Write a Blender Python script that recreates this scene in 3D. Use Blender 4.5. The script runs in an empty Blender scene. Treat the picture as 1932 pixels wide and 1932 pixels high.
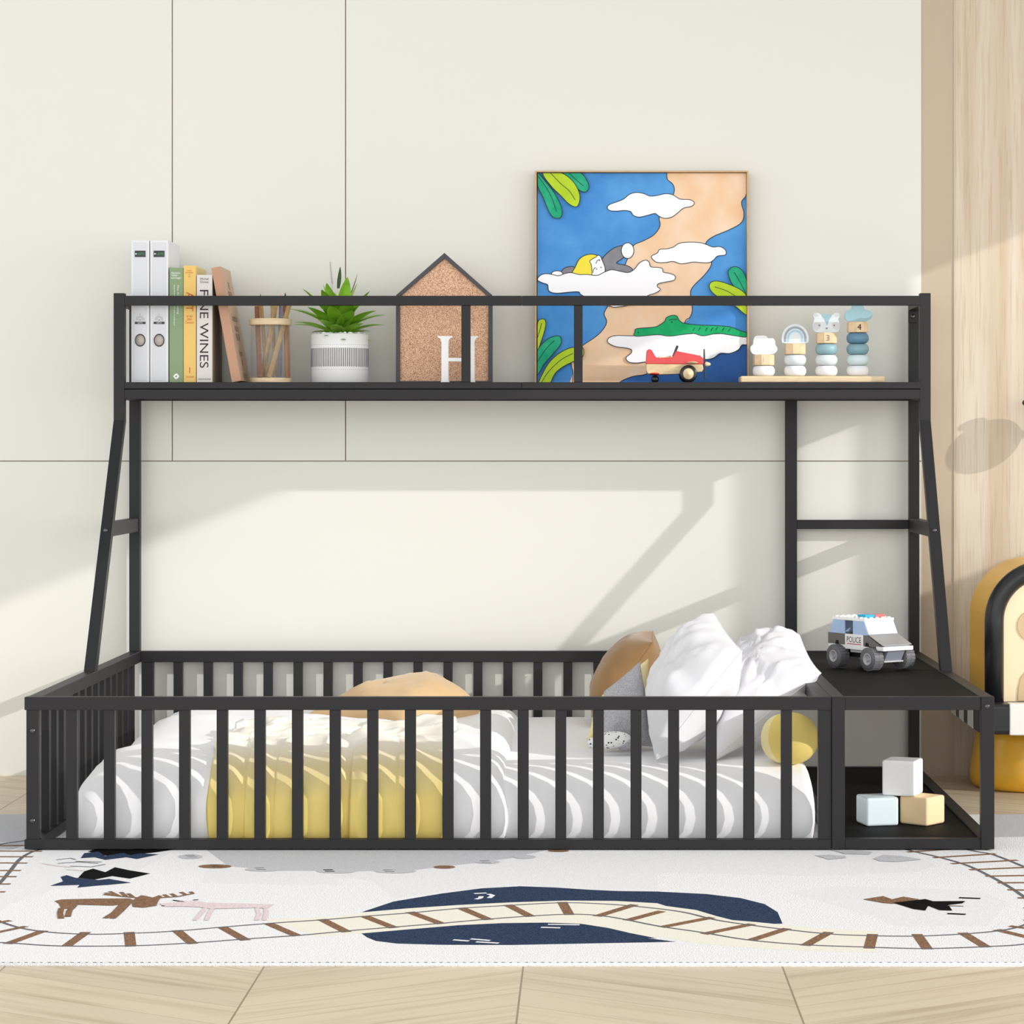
import bpy, bmesh, math, random
from mathutils import Vector, Matrix, noise
from mathutils.geometry import tessellate_polygon
PI = math.pi
SC = bpy.context.scene
COL = SC.collection
F = 4844.0; D0 = 6.2; VX = 1107.0; VY = 845.0; H = 0.970
WY = 1.447                      # front face of the back wall
SUN = Vector((-1.0, .45, -.40))

def P(px, py, Y):
    s = (D0 + Y) / F
    return Vector(((px - VX) * s, Y, H + (VY - py) * s))
def PXm(px, Y): return (px - VX) * (D0 + Y) / F
def PZm(py, Y): return H + (VY - py) * (D0 + Y) / F
def G(px, py, z=0.0):
    D = (H - z) * F / (py - VY)
    return Vector(((px - VX) * D / F, D - D0, z))

# ---------------------------------------------------------------- materials
def lin(c):
    c = c / 255.0
    return c / 12.92 if c <= .04045 else ((c + .055) / 1.055) ** 2.4
def rgb(r, g, b): return (lin(r), lin(g), lin(b), 1)
def mat(name, col, rough=.5, metal=0.0, spec=.5, bump=0, bscale=100, var=0, vscale=5, sheen=0, coat=0, trans=0, ior=1.45, stretch=(1, 1, 1), col2=None):
    m = bpy.data.materials.new(name); m.use_nodes = True
    nt = m.node_tree; b = nt.nodes['Principled BSDF']
    c = rgb(*col)
    b.inputs['Base Color'].default_value = c
    b.inputs['Roughness'].default_value = rough
    b.inputs['Metallic'].default_value = metal
    b.inputs['Specular IOR Level'].default_value = spec
    b.inputs['Coat Weight'].default_value = coat
    b.inputs['Sheen Weight'].default_value = sheen
    b.inputs['Transmission Weight'].default_value = trans
    b.inputs['IOR'].default_value = ior
    tc = nt.nodes.new('ShaderNodeTexCoord'); mp = nt.nodes.new('ShaderNodeMapping')
    mp.inputs['Scale'].default_value = stretch
    nt.links.new(tc.outputs['Object'], mp.inputs['Vector'])
    if var or col2:
        n = nt.nodes.new('ShaderNodeTexNoise'); n.inputs['Scale'].default_value = vscale; n.inputs['Detail'].default_value = 5
        nt.links.new(mp.outputs[0], n.inputs['Vector'])
        r = nt.nodes.new('ShaderNodeValToRGB')
        r.color_ramp.elements[0].position = .3; r.color_ramp.elements[1].position = .7
        d = col2 if col2 else tuple(max(0, v * (1 - var)) for v in col)
        r.color_ramp.elements[0].color = rgb(*d); r.color_ramp.elements[1].color = c
        nt.links.new(n.outputs['Fac'], r.inputs[0]); nt.links.new(r.outputs[0], b.inputs['Base Color'])
    if bump:
        n2 = nt.nodes.new('ShaderNodeTexNoise'); n2.inputs['Scale'].default_value = bscale; n2.inputs['Detail'].default_value = 3
        nt.links.new(mp.outputs[0], n2.inputs['Vector'])
        bp = nt.nodes.new('ShaderNodeBump'); bp.inputs['Strength'].default_value = bump; bp.inputs['Distance'].default_value = .01
        nt.links.new(n2.outputs['Fac'], bp.inputs['Height']); nt.links.new(bp.outputs[0], b.inputs['Normal'])
    return m

def glass(name, col, alpha):
    m = bpy.data.materials.new(name); m.use_nodes = True
    nt = m.node_tree; nt.nodes.clear()
    o = nt.nodes.new('ShaderNodeOutputMaterial'); t = nt.nodes.new('ShaderNodeBsdfTransparent')
    g = nt.nodes.new('ShaderNodeBsdfPrincipled'); mx = nt.nodes.new('ShaderNodeMixShader')
    t.inputs[0].default_value = rgb(*[min(255, int(c * .3 + 178)) for c in col])
    g.inputs['Base Color'].default_value = rgb(*col); g.inputs['Roughness'].default_value = .08
    mx.inputs[0].default_value = alpha
    nt.links.new(t.outputs[0], mx.inputs[1]); nt.links.new(g.outputs[0], mx.inputs[2]); nt.links.new(mx.outputs[0], o.inputs[0])
    return m

M = {}
M['metal'] = mat('black_powder_coat', (36, 35, 36), .45, 0, .30, bump=.02, bscale=900)
M['board'] = mat('black_board', (20, 19, 19), .7, 0, .12, bump=.02, bscale=400)
M['steel'] = mat('bolt_steel', (86, 86, 88), .22, .9)
M['wall'] = mat('cream_panel', (217, 216, 209), .45, bump=.01, bscale=30)
M['groove'] = mat('panel_groove', (168, 154, 136), .7)
M['beige'] = mat('beige_panel', (184, 168, 145), .5)
M['strip'] = mat('pale_strip', (190, 175, 158), .4)
M['white_cloth'] = mat('white_cotton', (250, 250, 252), .85, spec=.2, bump=.05, bscale=60, sheen=.1)
M['pillow_cloth'] = mat('white_pillow_cotton', (222, 222, 226), .8, spec=.2, bump=.03, bscale=25, sheen=.1)
M['tan'] = mat('tan_velvet', (214, 181, 135), .8, spec=.2, bump=.05, bscale=40, sheen=.3, var=.06, vscale=9)
M['brown'] = mat('caramel_velvet', (158, 122, 80), .8, spec=.2, bump=.05, bscale=40, sheen=.3, var=.08, vscale=12)
M['cream'] = mat('cream_cloth', (238, 225, 170), .8, spec=.2)
M['yellow_ball'] = mat('yellow_cloth', (232, 208, 122), .8, spec=.2, bump=.03, bscale=80)
M['grey_knit'] = mat('grey_knit', (206, 206, 211), .95, spec=.1, bump=.4, bscale=350, col2=(146, 146, 152), vscale=420)
M['white'] = mat('white_plastic', (240, 240, 240), .35)
M['binder'] = mat('binder_white', (220, 221, 224), .45)
M['binder_label'] = mat('binder_label', (209, 211, 216), .6)
M['windshield'] = glass('pale_window_plastic', (222, 236, 252), .82)
M['white_matt'] = mat('white_matt', (242, 242, 242), .6)
M['black'] = mat('black_plastic', (28, 28, 29), .3)
M['black_matt'] = mat('black_matt', (20, 20, 20), .8)
M['pot'] = mat('white_ceramic', (228, 228, 229), .4)
M['slot'] = mat('slot_dark', (78, 78, 80), .8)
M['frame_grey'] = mat('house_frame_grey', (66, 66, 70), .5)
M['pine'] = mat('pale_wood', (232, 208, 170), .5, var=.09, vscale=30, stretch=(1, 1, 6))
M['oak'] = mat('frame_oak', (205, 165, 118), .5, var=.1, vscale=30)
M['red'] = mat('red_paint', (200, 40, 42), .35, coat=.4)
M['planewood'] = mat('plane_wood', (222, 198, 155), .5, var=.16, vscale=25, stretch=(1, 1, 4))
M['rubber'] = mat('tyre_rubber', (104, 104, 107), .55)
M['hub'] = mat('wheel_hub', (188, 189, 194), .35)
M['dgrey'] = mat('dark_grey_plastic', (104, 103, 101), .3)
M['hood'] = mat('hood_grey', (152, 150, 147), .35)
M['lgrey'] = mat('slate_grey_plastic', (140, 145, 158), .3)
M['ltyre'] = mat('tread_grey', (120, 120, 122), .5)
M['cyan'] = mat('cyan_plastic', (30, 165, 205), .25)
M['coral'] = mat('coral_plastic', (226, 105, 108), .25)
M['redline'] = mat('red_line', (190, 40, 60), .5)
M['bglass'] = glass('blue_window_plastic', (190, 216, 250), .72)
M['cupglass'] = glass('cup_glass', (225, 225, 222), .12)
M['leaf'] = mat('leaf_green', (150, 198, 58), .4, col2=(96, 158, 36), vscale=22)
M['leafdark'] = mat('leaf_tip', (48, 72, 40), .5)
M['green_book'] = mat('green_cover', (128, 152, 114), .5)
M['yellow_book'] = mat('mustard_cover', (226, 188, 105), .5)
M['cream_page'] = mat('yellowed_cover', (226, 205, 145), .6)
M['grey_book'] = mat('silver_cover', (212, 208, 204), .5)
M['side_book'] = mat('shaded_side_cover', (160, 148, 132), .6)  # sides of the silver grey book, shadow put into the colour
M['brown_spine'] = mat('brown_spine', (184, 142, 116), .55)
M['brown_cover'] = mat('kraft_cover', (198, 168, 142), .6)
M['ink'] = mat('dark_ink', (45, 35, 38), .6)
M['ink_soft'] = mat('soft_ink', (120, 100, 88), .6)
M['ink_red'] = mat('red_ink', (190, 85, 40), .6)
M['ink_green'] = mat('green_ink', (60, 160, 95), .6)
M['ink_grey'] = mat('grey_ink', (130, 120, 112), .6)
M['rim'] = mat('ring_rim', (72, 66, 66), .35, .5)
M['hole'] = mat('ring_hole', (180, 172, 164), .6)
M['line'] = mat('spine_line', (214, 214, 216), .6)
M['by'] = mat('bench_yellow', (240, 182, 48), .4, coat=.2)
M['bb'] = mat('bench_black', (34, 34, 36), .35)
M['bc'] = mat('bench_cream', (244, 224, 186), .6)
M['bt'] = mat('bench_tan', (212, 184, 146), .6)
M['bw'] = mat('bench_white', (240, 238, 234), .45)
for k, c in dict(b1=(226, 240, 246), b2=(247, 218, 172), b3=(250, 249, 248)).items(): M[k] = mat('block_' + k, c, .55)
for i, c in enumerate([(227, 228, 230), (210, 219, 222), (200, 218, 222), (138, 172, 182), (122, 160, 172), (92, 132, 158)]): M['r%d' % i] = mat('ring_paint_%d' % i, c, .4)
M['topblue'] = mat('topper_blue', (148, 184, 194), .5)
M['topgrey'] = mat('topper_grey', (200, 200, 202), .5)
M['rain1'] = mat('rain_grey', (150, 156, 168), .5); M['rain2'] = mat('rain_blue', (160, 196, 220), .5)
M['blockwood'] = mat('block_wood', (232, 204, 164), .5, var=.08, vscale=60)

def cork():
    m = mat('cork', (205, 155, 115), .8)
    nt = m.node_tree; b = nt.nodes['Principled BSDF']
    tc = nt.nodes.new('ShaderNodeTexCoord')
    n = nt.nodes.new('ShaderNodeTexNoise'); n.inputs['Scale'].default_value = 480; n.inputs['Detail'].default_value = 5
    r = nt.nodes.new('ShaderNodeValToRGB'); e = r.color_ramp.elements
    e[0].position = .33; e[0].color = rgb(130, 84, 60); e[1].position = .64; e[1].color = rgb(242, 208, 178)
    k = e.new(.47); k.color = rgb(208, 160, 128)
    nt.links.new(tc.outputs['Object'], n.inputs['Vector']); nt.links.new(n.outputs['Fac'], r.inputs[0]); nt.links.new(r.outputs[0], b.inputs['Base Color'])
    return m
M['cork'] = cork()

def woodwall():
    m = mat('wood_wall', (226, 207, 178), .5)
    nt = m.node_tree; b = nt.nodes['Principled BSDF']
    tc = nt.nodes.new('ShaderNodeTexCoord'); mp = nt.nodes.new('ShaderNodeMapping'); mp.inputs['Scale'].default_value = (1, 1, .035)
    nt.links.new(tc.outputs['Object'], mp.inputs['Vector'])
    n = nt.nodes.new('ShaderNodeTexNoise'); n.inputs['Scale'].default_value = 190; n.inputs['Detail'].default_value = 4; n.inputs['Distortion'].default_value = .15
    n2 = nt.nodes.new('ShaderNodeTexNoise'); n2.inputs['Scale'].default_value = 14; n2.inputs['Detail'].default_value = 3
    nt.links.new(mp.outputs[0], n.inputs['Vector']); nt.links.new(mp.outputs[0], n2.inputs['Vector'])
    r = nt.nodes.new('ShaderNodeValToRGB'); e = r.color_ramp.elements
    e[0].position = .3; e[0].color = rgb(197, 181, 158); e[1].position = .5; e[1].color = rgb(211, 199, 180)
    r2 = nt.nodes.new('ShaderNodeValToRGB'); r2.color_ramp.elements[0].color = rgb(232, 222, 210); r2.color_ramp.elements[1].color = (1, 1, 1, 1)
    r2.color_ramp.elements[0].position = .35; r2.color_ramp.elements[1].position = .6
    mx = nt.nodes.new('ShaderNodeMixRGB'); mx.blend_type = 'MULTIPLY'; mx.inputs[0].default_value = 1
    nt.links.new(n.outputs['Fac'], r.inputs[0]); nt.links.new(n2.outputs['Fac'], r2.inputs[0])
    nt.links.new(r.outputs[0], mx.inputs[1]); nt.links.new(r2.outputs[0], mx.inputs[2]); nt.links.new(mx.outputs[0], b.inputs['Base Color'])
    return m
M['woodwall'] = woodwall()

def math_node(nt, op, a, b=None, c=None):
    n = nt.nodes.new('ShaderNodeMath'); n.operation = op
    for i, v in enumerate((a, b, c)):
        if v is None: continue
        if isinstance(v, (int, float)): n.inputs[i].default_value = v
        else: nt.links.new(v, n.inputs[i])
    return n.outputs[0]
def chevron():
    m = mat('chevron_oak', (220, 200, 172), .42)
    nt = m.node_tree; b = nt.nodes['Principled BSDF']
    tc = nt.nodes.new('ShaderNodeTexCoord'); sp = nt.nodes.new('ShaderNodeSeparateXYZ'); nt.links.new(tc.outputs['Object'], sp.inputs[0])
    X, Y = sp.outputs[0], sp.outputs[1]
    Wc = .4875; x0 = G(985, 1820).x
    u = math_node(nt, 'DIVIDE', math_node(nt, 'SUBTRACT', X, x0 - 20 * Wc), Wc)   # column index, even columns rise to the left
    col = math_node(nt, 'FLOOR', u); fr = math_node(nt, 'FRACT', u)
    par = math_node(nt, 'MODULO', col, 2.0)
    tri = math_node(nt, 'ABSOLUTE', math_node(nt, 'SUBTRACT', par, fr))        # 0..1 zigzag
    yy = math_node(nt, 'ADD', Y, math_node(nt, 'MULTIPLY', tri, Wc * .62))
    v = math_node(nt, 'DIVIDE', yy, .142)
    row = math_node(nt, 'FLOOR', v); vf = math_node(nt, 'FRACT', v)
    # seams
    s1 = math_node(nt, 'LESS_THAN', vf, .02)
    s2 = math_node(nt, 'LESS_THAN', fr, .0075)
    seam = math_node(nt, 'MAXIMUM', math_node(nt, 'MULTIPLY', s1, .55), s2)
    # plank tone
    wn = nt.nodes.new('ShaderNodeTexWhiteNoise'); wn.noise_dimensions = '2D'
    cb = nt.nodes.new('ShaderNodeCombineXYZ'); nt.links.new(col, cb.inputs[0]); nt.links.new(row, cb.inputs[1]); nt.links.new(cb.outputs[0], wn.inputs['Vector'])
    # grain along plank
    cg = nt.nodes.new('ShaderNodeCombineXYZ')
    nt.links.new(math_node(nt, 'MULTIPLY', X, 1.4), cg.inputs[0]); nt.links.new(math_node(nt, 'MULTIPLY', yy, 16), cg.inputs[1]); nt.links.new(math_node(nt, 'MULTIPLY', wn.outputs[0], 30), cg.inputs[2])
    n = nt.nodes.new('ShaderNodeTexNoise'); n.inputs['Scale'].default_value = 1.6; n.inputs['Detail'].default_value = 7; n.inputs['Distortion'].default_value = .5
    nt.links.new(cg.outputs[0], n.inputs['Vector'])
    r = nt.nodes.new('ShaderNodeValToRGB'); e = r.color_ramp.elements
    e[0].position = .28; e[0].color = rgb(186, 168, 141); e[1].position = .52; e[1].color = rgb(208, 193, 168)
    nt.links.new(n.outputs['Fac'], r.inputs[0])
    hs = nt.nodes.new('ShaderNodeHueSaturation'); nt.links.new(r.outputs[0], hs.inputs['Color'])
    nt.links.new(math_node(nt, 'MULTIPLY_ADD', wn.outputs[0], .1, .96), hs.inputs['Value'])
    mx = nt.nodes.new('ShaderNodeMixRGB'); mx.inputs[2].default_value = rgb(150, 130, 106)
    nt.links.new(seam, mx.inputs[0]); nt.links.new(hs.outputs[0], mx.inputs[1]); nt.links.new(mx.outputs[0], b.inputs['Base Color'])
    return m
M['floor'] = chevron()

def blanket_mat():
    m = mat('ombre_blanket', (225, 200, 110), .85, spec=.15, bump=.04, bscale=60)
    nt = m.node_tree; b = nt.nodes['Principled BSDF']
    tc = nt.nodes.new('ShaderNodeTexCoord'); sp = nt.nodes.new('ShaderNodeSeparateXYZ'); nt.links.new(tc.outputs['UV'], sp.inputs[0])
    r = nt.nodes.new('ShaderNodeValToRGB'); e = r.color_ramp.elements
    e[0].position = 0; e[0].color = rgb(236, 211, 118); e[1].position = 1; e[1].color = rgb(244, 239, 228)
    for p, c in ((.35, (236, 214, 132)), (.62, (232, 216, 168)), (.78, (238, 228, 204))): k = e.new(p); k.color = rgb(*c)
    nt.links.new(sp.outputs[1], r.inputs[0]); nt.links.new(r.outputs[0], b.inputs['Base Color'])
    return m
M['blanket'] = blanket_mat()

def dotted():
    m = mat('dotted_cloth', (238, 238, 238), .8)
    nt = m.node_tree; b = nt.nodes['Principled BSDF']
    tc = nt.nodes.new('ShaderNodeTexCoord'); v = nt.nodes.new('ShaderNodeTexVoronoi'); v.inputs['Scale'].default_value = 130
    nt.links.new(tc.outputs['Object'], v.inputs['Vector'])
    r = nt.nodes.new('ShaderNodeValToRGB'); r.color_ramp.interpolation = 'CONSTANT'
    r.color_ramp.elements[0].color = rgb(50, 50, 55); r.color_ramp.elements[1].color = rgb(238, 238, 238); r.color_ramp.elements[1].position = .3
    nt.links.new(v.outputs['Distance'], r.inputs[0]); nt.links.new(r.outputs[0], b.inputs['Base Color'])
    return m
M['dotted'] = dotted()
M['leaf'].node_tree.nodes['Principled BSDF'].inputs['Subsurface Weight'].default_value = 0

# ---------------------------------------------------------------- mesh helpers
def BM(): return bmesh.new()
def box(bm, x0, x1, y0, y1, z0, z1, mi=0):
    vs = [bm.verts.new(p) for p in ((x0, y0, z0), (x1, y0, z0), (x1, y1, z0), (x0, y1, z0), (x0, y0, z1), (x1, y0, z1), (x1, y1, z1), (x0, y1, z1))]
    for f in ((0, 3, 2, 1), (4, 5, 6, 7), (0, 1, 5, 4), (1, 2, 6, 5), (2, 3, 7, 6), (3, 0, 4, 7)):
        bm.faces.new([vs[i] for i in f]).material_index = mi
    return bm
def poly_tris(pts2):
    return tessellate_polygon([[Vector((p[0], p[1], 0)) for p in pts2]])
def area2(p): return sum(p[i][0] * p[(i + 1) % len(p)][1] - p[(i + 1) % len(p)][0] * p[i][1] for i in range(len(p)))
def prism(bm, pts, y0, y1, mi=0, ax='y'):
    """profile (x,z) extruded along y (or profile (y,z) along x with ax='x')"""
    if area2(pts) < 0: pts = pts[::-1]
    mk = (lambda a, b, t: (a, t, b)) if ax == 'y' else ((lambda a, b, t: (t, a, b)) if ax == 'x' else (lambda a, b, t: (a, b, t)))
    A = [bm.verts.new(mk(p[0], p[1], y0)) for p in pts]; B = [bm.verts.new(mk(p[0], p[1], y1)) for p in pts]
    n = len(pts)
    for t in poly_tris(pts):
        try:
            bm.faces.new([A[i] for i in t]).material_index = mi; bm.faces.new([B[i] for i in reversed(t)]).material_index = mi
        except ValueError: pass
    for i in range(n):
        j = (i + 1) % n
        bm.faces.new((A[i], B[i], B[j], A[j])).material_index = mi
    return bm
def lathe(bm, prof, c=(0, 0, 0), n=32, axis='z', mi=0, smooth=True, cap=True):
    rings = []
    for r, z in prof:
        ring = []
        for i in range(n):
            a = 2 * PI * i / n
            if axis == 'z': p = (c[0] + r * math.cos(a), c[1] + r * math.sin(a), c[2] + z)
            elif axis == 'y': p = (c[0] + r * math.cos(a), c[1] + z, c[2] + r * math.sin(a))
            else: p = (c[0] + z, c[1] + r * math.cos(a), c[2] + r * math.sin(a))
            ring.append(bm.verts.new(p))
        rings.append(ring)
    for a, b in zip(rings, rings[1:]):
        for i in range(n):
            f = bm.faces.new((a[i], a[(i + 1) % n], b[(i + 1) % n], b[i])); f.smooth = smooth; f.material_index = mi
    if not cap or tuple(prof[0]) == tuple(prof[-1]): return bm
    for ring, z in ((rings[0], 0), (rings[-1], 1)):
        if (ring[0].co - ring[n // 2].co).length > 1e-5:
            f = bm.faces.new(ring if z else ring[::-1]); f.material_index = mi
    return bm
def tube(bm, pts, r, n=8, mi=0, smooth=True, closed=False):
    pts = [Vector(p) for p in pts]; rr = r if isinstance(r, (list, tuple)) else [r] * len(pts)
    rings = []; up = None
    for i, p in enumerate(pts):
        d = (pts[min(i + 1, len(pts) - 1)] - pts[max(i - 1, 0)]).normalized()
        if up is None: up = d.orthogonal().normalized()
        up = (up - d * up.dot(d)).normalized(); s = d.cross(up)
        rings.append([bm.verts.new(p + (up * math.cos(2 * PI * k / n) + s * math.sin(2 * PI * k / n)) * rr[i]) for k in range(n)])
    for a, b in zip(rings, rings[1:]):
        for k in range(n):
            f = bm.faces.new((a[k], a[(k + 1) % n], b[(k + 1) % n], b[k])); f.smooth = smooth; f.material_index = mi
    bm.faces.new(rings[0][::-1]).material_index = mi; bm.faces.new(rings[-1]).material_index = mi
    return bm
def ellipsoid(bm, c, r, n=24, mi=0, e=1.0):
    m = n // 2; rings = []
    for j in range(m + 1):
        t = -PI / 2 + PI * j / m
        cz, sz = math.copysign(abs(math.cos(t)) ** e, math.cos(t)), math.copysign(abs(math.sin(t)) ** e, math.sin(t))
        rings.append([bm.verts.new((c[0] + r[0] * cz * math.cos(2 * PI * i / n), c[1] + r[1] * cz * math.sin(2 * PI * i / n), c[2] + r[2] * sz)) for i in range(n)])
    for a, b in zip(rings, rings[1:]):
        for i in range(n):
            f = bm.faces.new((a[i], a[(i + 1) % n], b[(i + 1) % n], b[i])); f.smooth = True; f.material_index = mi
    return bm
def mk(name, bm, m, parent=None, bevel=0, seg=2, sub=0, weld=False, smooth=False):
    if weld: bmesh.ops.remove_doubles(bm, verts=bm.verts, dist=1e-5)
    bmesh.ops.recalc_face_normals(bm, faces=bm.faces)
    if smooth:
        for f in bm.faces: f.smooth = True
    me = bpy.data.meshes.new(name); bm.to_mesh(me); bm.free()
    for x in (m if isinstance(m, (list, tuple)) else [m]): me.materials.append(x)
    o = bpy.data.objects.new(name, me); COL.objects.link(o)
    if bevel:
        b = o.modifiers.new('bevel', 'BEVEL'); b.width = bevel; b.segments = seg; b.limit_method = 'ANGLE'; b.angle_limit = math.radians(40); b.harden_normals = False
    if sub:
        s = o.modifiers.new('sub', 'SUBSURF'); s.levels = sub; s.render_levels = sub
    if parent is not None:
        o.parent = parent
        if parent.get('_w'): o.location = -Vector(parent['_base'])
    return o
def thing(name, label, cat, base=(0, 0, 0), group=None, world=True, rz=0):
    """world=True: parts are given in world coordinates; else in the thing's own"""
    o = bpy.data.objects.new(name, None); COL.objects.link(o); o.empty_display_size = .05
    o.location = base; o.rotation_euler = (0, 0, rz)
    o['label'] = label; o['category'] = cat
    if group: o['group'] = group
    o['_w'] = 1 if world else 0; o['_base'] = tuple(base)
    THINGS.append(o)
    return o
THINGS = []
def tag(o, label, cat, group=None):
    o['label'] = label; o['category'] = cat
    if group: o['group'] = group
    return o
def struct(o): o['kind'] = 'structure'; return o
def origin(o, p):
    """move a mesh object's origin to p without moving the mesh"""
    p = Vector(p); o.data.transform(Matrix.Translation(-p)); o.location = o.location + p
    return o
def cr(pts, n=6, closed=True):
    """Catmull-Rom through 2-D points"""
    out = []; N = len(pts); rng = range(N) if closed else range(N - 1)
    for i in rng:
        if closed: p = [pts[(i + k) % N] for k in (-1, 0, 1, 2)]
        else: p = [pts[max(i - 1, 0)], pts[i], pts[i + 1], pts[min(i + 2, N - 1)]]
        for k in range(n):
            t = k / n
            out.append(tuple(.5 * (2 * p[1][d] + (p[2][d] - p[0][d]) * t + (2 * p[0][d] - 5 * p[1][d] + 4 * p[2][d] - p[3][d]) * t * t + (3 * p[1][d] - p[0][d] - 3 * p[2][d] + p[3][d]) * t ** 3) for d in (0, 1)))
    if not closed: out.append(tuple(pts[-1]))
    return out
def flat(bm, pts, fn, mi):
    vs = [bm.verts.new(fn(*p)) for p in pts]
    for t in poly_tris(pts):
        try: bm.faces.new([vs[i] for i in t]).material_index = mi
        except ValueError: pass
def ribbon(bm, pts, w, fn, mi, closed=False):
    n = len(pts); L = []; R = []
    for i, p in enumerate(pts):
        a = pts[(i - 1) % n] if closed or i else pts[0]; b = pts[(i + 1) % n] if closed or i < n - 1 else pts[-1]
        dx, dy = b[0] - a[0], b[1] - a[1]; l = math.hypot(dx, dy) or 1
        nx, ny = -dy / l * w / 2, dx / l * w / 2
        L.append(bm.verts.new(fn(p[0] + nx, p[1] + ny))); R.append(bm.verts.new(fn(p[0] - nx, p[1] - ny)))
    for i in range(n if closed else n - 1):
        j = (i + 1) % n
        bm.faces.new((L[i], R[i], R[j], L[j])).material_index = mi
def text(name, s, m, parent, c, w=None, h=None, down=False, off=.0006, rz=0, plane='front', ext=.0002, align='CENTER'):
    """lettering centred on c (in the parent's own coordinates), fitted to w x h as seen; down=True reads top to bottom"""
    cu = bpy.data.curves.new(name, 'FONT'); cu.body = s; cu.size = 1; cu.extrude = 0; cu.align_x = align; cu.align_y = 'CENTER'
    cu.space_line = .9
    o = bpy.data.objects.new(name, cu); COL.objects.link(o); cu.materials.append(m)
    bpy.context.view_layer.update()
    bb = [Vector(b) for b in o.bound_box]; bw = max(b.x for b in bb) - min(b.x for b in bb); bh = max(b.y for b in bb) - min(b.y for b in bb)
    cx = (max(b.x for b in bb) + min(b.x for b in bb)) / 2; cy = (max(b.y for b in bb) + min(b.y for b in bb)) / 2
    if down: w, h = h, w
    sx = w / bw if w else h / bh; sy = h / bh if h else w / bw
    R = Matrix.Rotation(rz, 4, 'Z') @ Matrix.Rotation(PI / 2, 4, 'X') @ (Matrix.Rotation(-PI / 2, 4, 'Z') if down else Matrix())
    Mx = Matrix.Translation(Vector(c)) @ R @ Matrix.Diagonal((sx, sy, 1, 1)) @ Matrix.Translation((-cx, -cy, 0))
    deps = o.evaluated_get(bpy.context.evaluated_depsgraph_get()); me = bpy.data.meshes.new_from_object(deps)
    me.transform(Mx)
    bpy.data.objects.remove(o); bpy.data.curves.remove(cu)
    q = bpy.data.objects.new(name, me); COL.objects.link(q)
    if not me.materials: me.materials.append(m)
    if parent is not None:
        q.parent = parent
        if parent.get('_w'): q.location = -Vector(parent['_base'])
    return q
# ================================================================= room
FZ = -.006                                  # floor level, the rug's top is z = 0
def wx(px): return (px - VX) * (D0 + WY) / F
def wz(py): return H + (VY - py) * (D0 + WY) / F
struct(mk('floor', box(BM(), -3.2, 3.0, -7.4, 1.52, FZ - .05, FZ), M['floor']))
bm = BM()
g = .0018; TOP = 3.4; xe = wx(1738)
xs = [-3.2, wx(-2), wx(325), wx(652), xe]
zj = wz(870)
xg = [(-3.2, wx(-2)), (wx(-2), wx(325)), (wx(325), wx(652)), (wx(652), xe)]
for i, (a, b) in enumerate(xg):
    box(bm, a + (g if i else 0), b - (g if i < 3 else 0), WY, WY + .012, zj + g, TOP, 0)
box(bm, -3.2, xe, WY, WY + .012, FZ, zj - g, 0)
box(bm, -3.2, xe, WY + .006, WY + .06, FZ, TOP, 1)
struct(mk('wall_back', bm, [M['wall'], M['groove']]))
struct(mk('trim_1', box(BM(), xe, wx(1799.5), WY + .004, WY + .06, FZ, TOP), M['beige']))
struct(mk('trim_2', box(BM(), wx(1799.5), wx(1802), WY + .001, WY + .06, FZ, TOP), M['strip']))
struct(mk('wall_back', box(BM(), wx(1802), 3.0, WY + .003, WY + .06, FZ, TOP), M['woodwall']))

# right-hand wall (outside the frame) with the windows the daylight comes through
XR = 3.0; RH = 4.5
def yo(px): return WY - .45 * (XR - wx(px))      # where a vertical edge seen on the back wall stands in the window wall
def zo(px, py): return wz(py) + .40 * (XR - wx(px))
A0, A1 = yo(1697), WY - .14
B0, B1 = yo(1471), yo(1617)
C1 = yo(1390)
ZA0, ZA1 = zo(1738, 1125), zo(1799, 484)
ZB0, ZB1 = .9, zo(1617, 790)
ZC0, ZC1 = .35, zo(0, 1130)
bm = BM()
def wb(y0, y1, z0, z1): box(bm, XR, XR + .03, y0, y1, z0, z1)
wb(A1, WY + .06, FZ, RH); wb(A0, A1, FZ, ZA0); wb(A0, A1, ZA1, RH)
wb(B1, A0, FZ, RH); wb(B0, B1, FZ, ZB0); wb(B0, B1, ZB1, RH)
wb(C1, B0, FZ, RH); wb(-6.0, C1, FZ, ZC0); wb(-6.0, C1, ZC1, RH); wb(-7.4, -6.0, FZ, RH)
struct(mk('wall_right', bm, M['wall'], weld=False))
def winframe(name, y0, y1, z0, z1):
    bm = BM(); t = .012
    box(bm, XR - .01, XR + .04, y0 - t, y0, z0 - t, z1 + t); box(bm, XR - .01, XR + .04, y1, y1 + t, z0 - t, z1 + t)
    box(bm, XR - .01, XR + .04, y0, y1, z0 - t, z0); box(bm, XR - .01, XR + .04, y0, y1, z1, z1 + t)
    return struct(mk(name, bm, M['white_matt']))
winframe('window_1', A0, A1, ZA0, ZA1); winframe('window_2', B0, B1, ZB0, ZB1); winframe('window_3', -6.0, C1, ZC0, ZC1)

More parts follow.
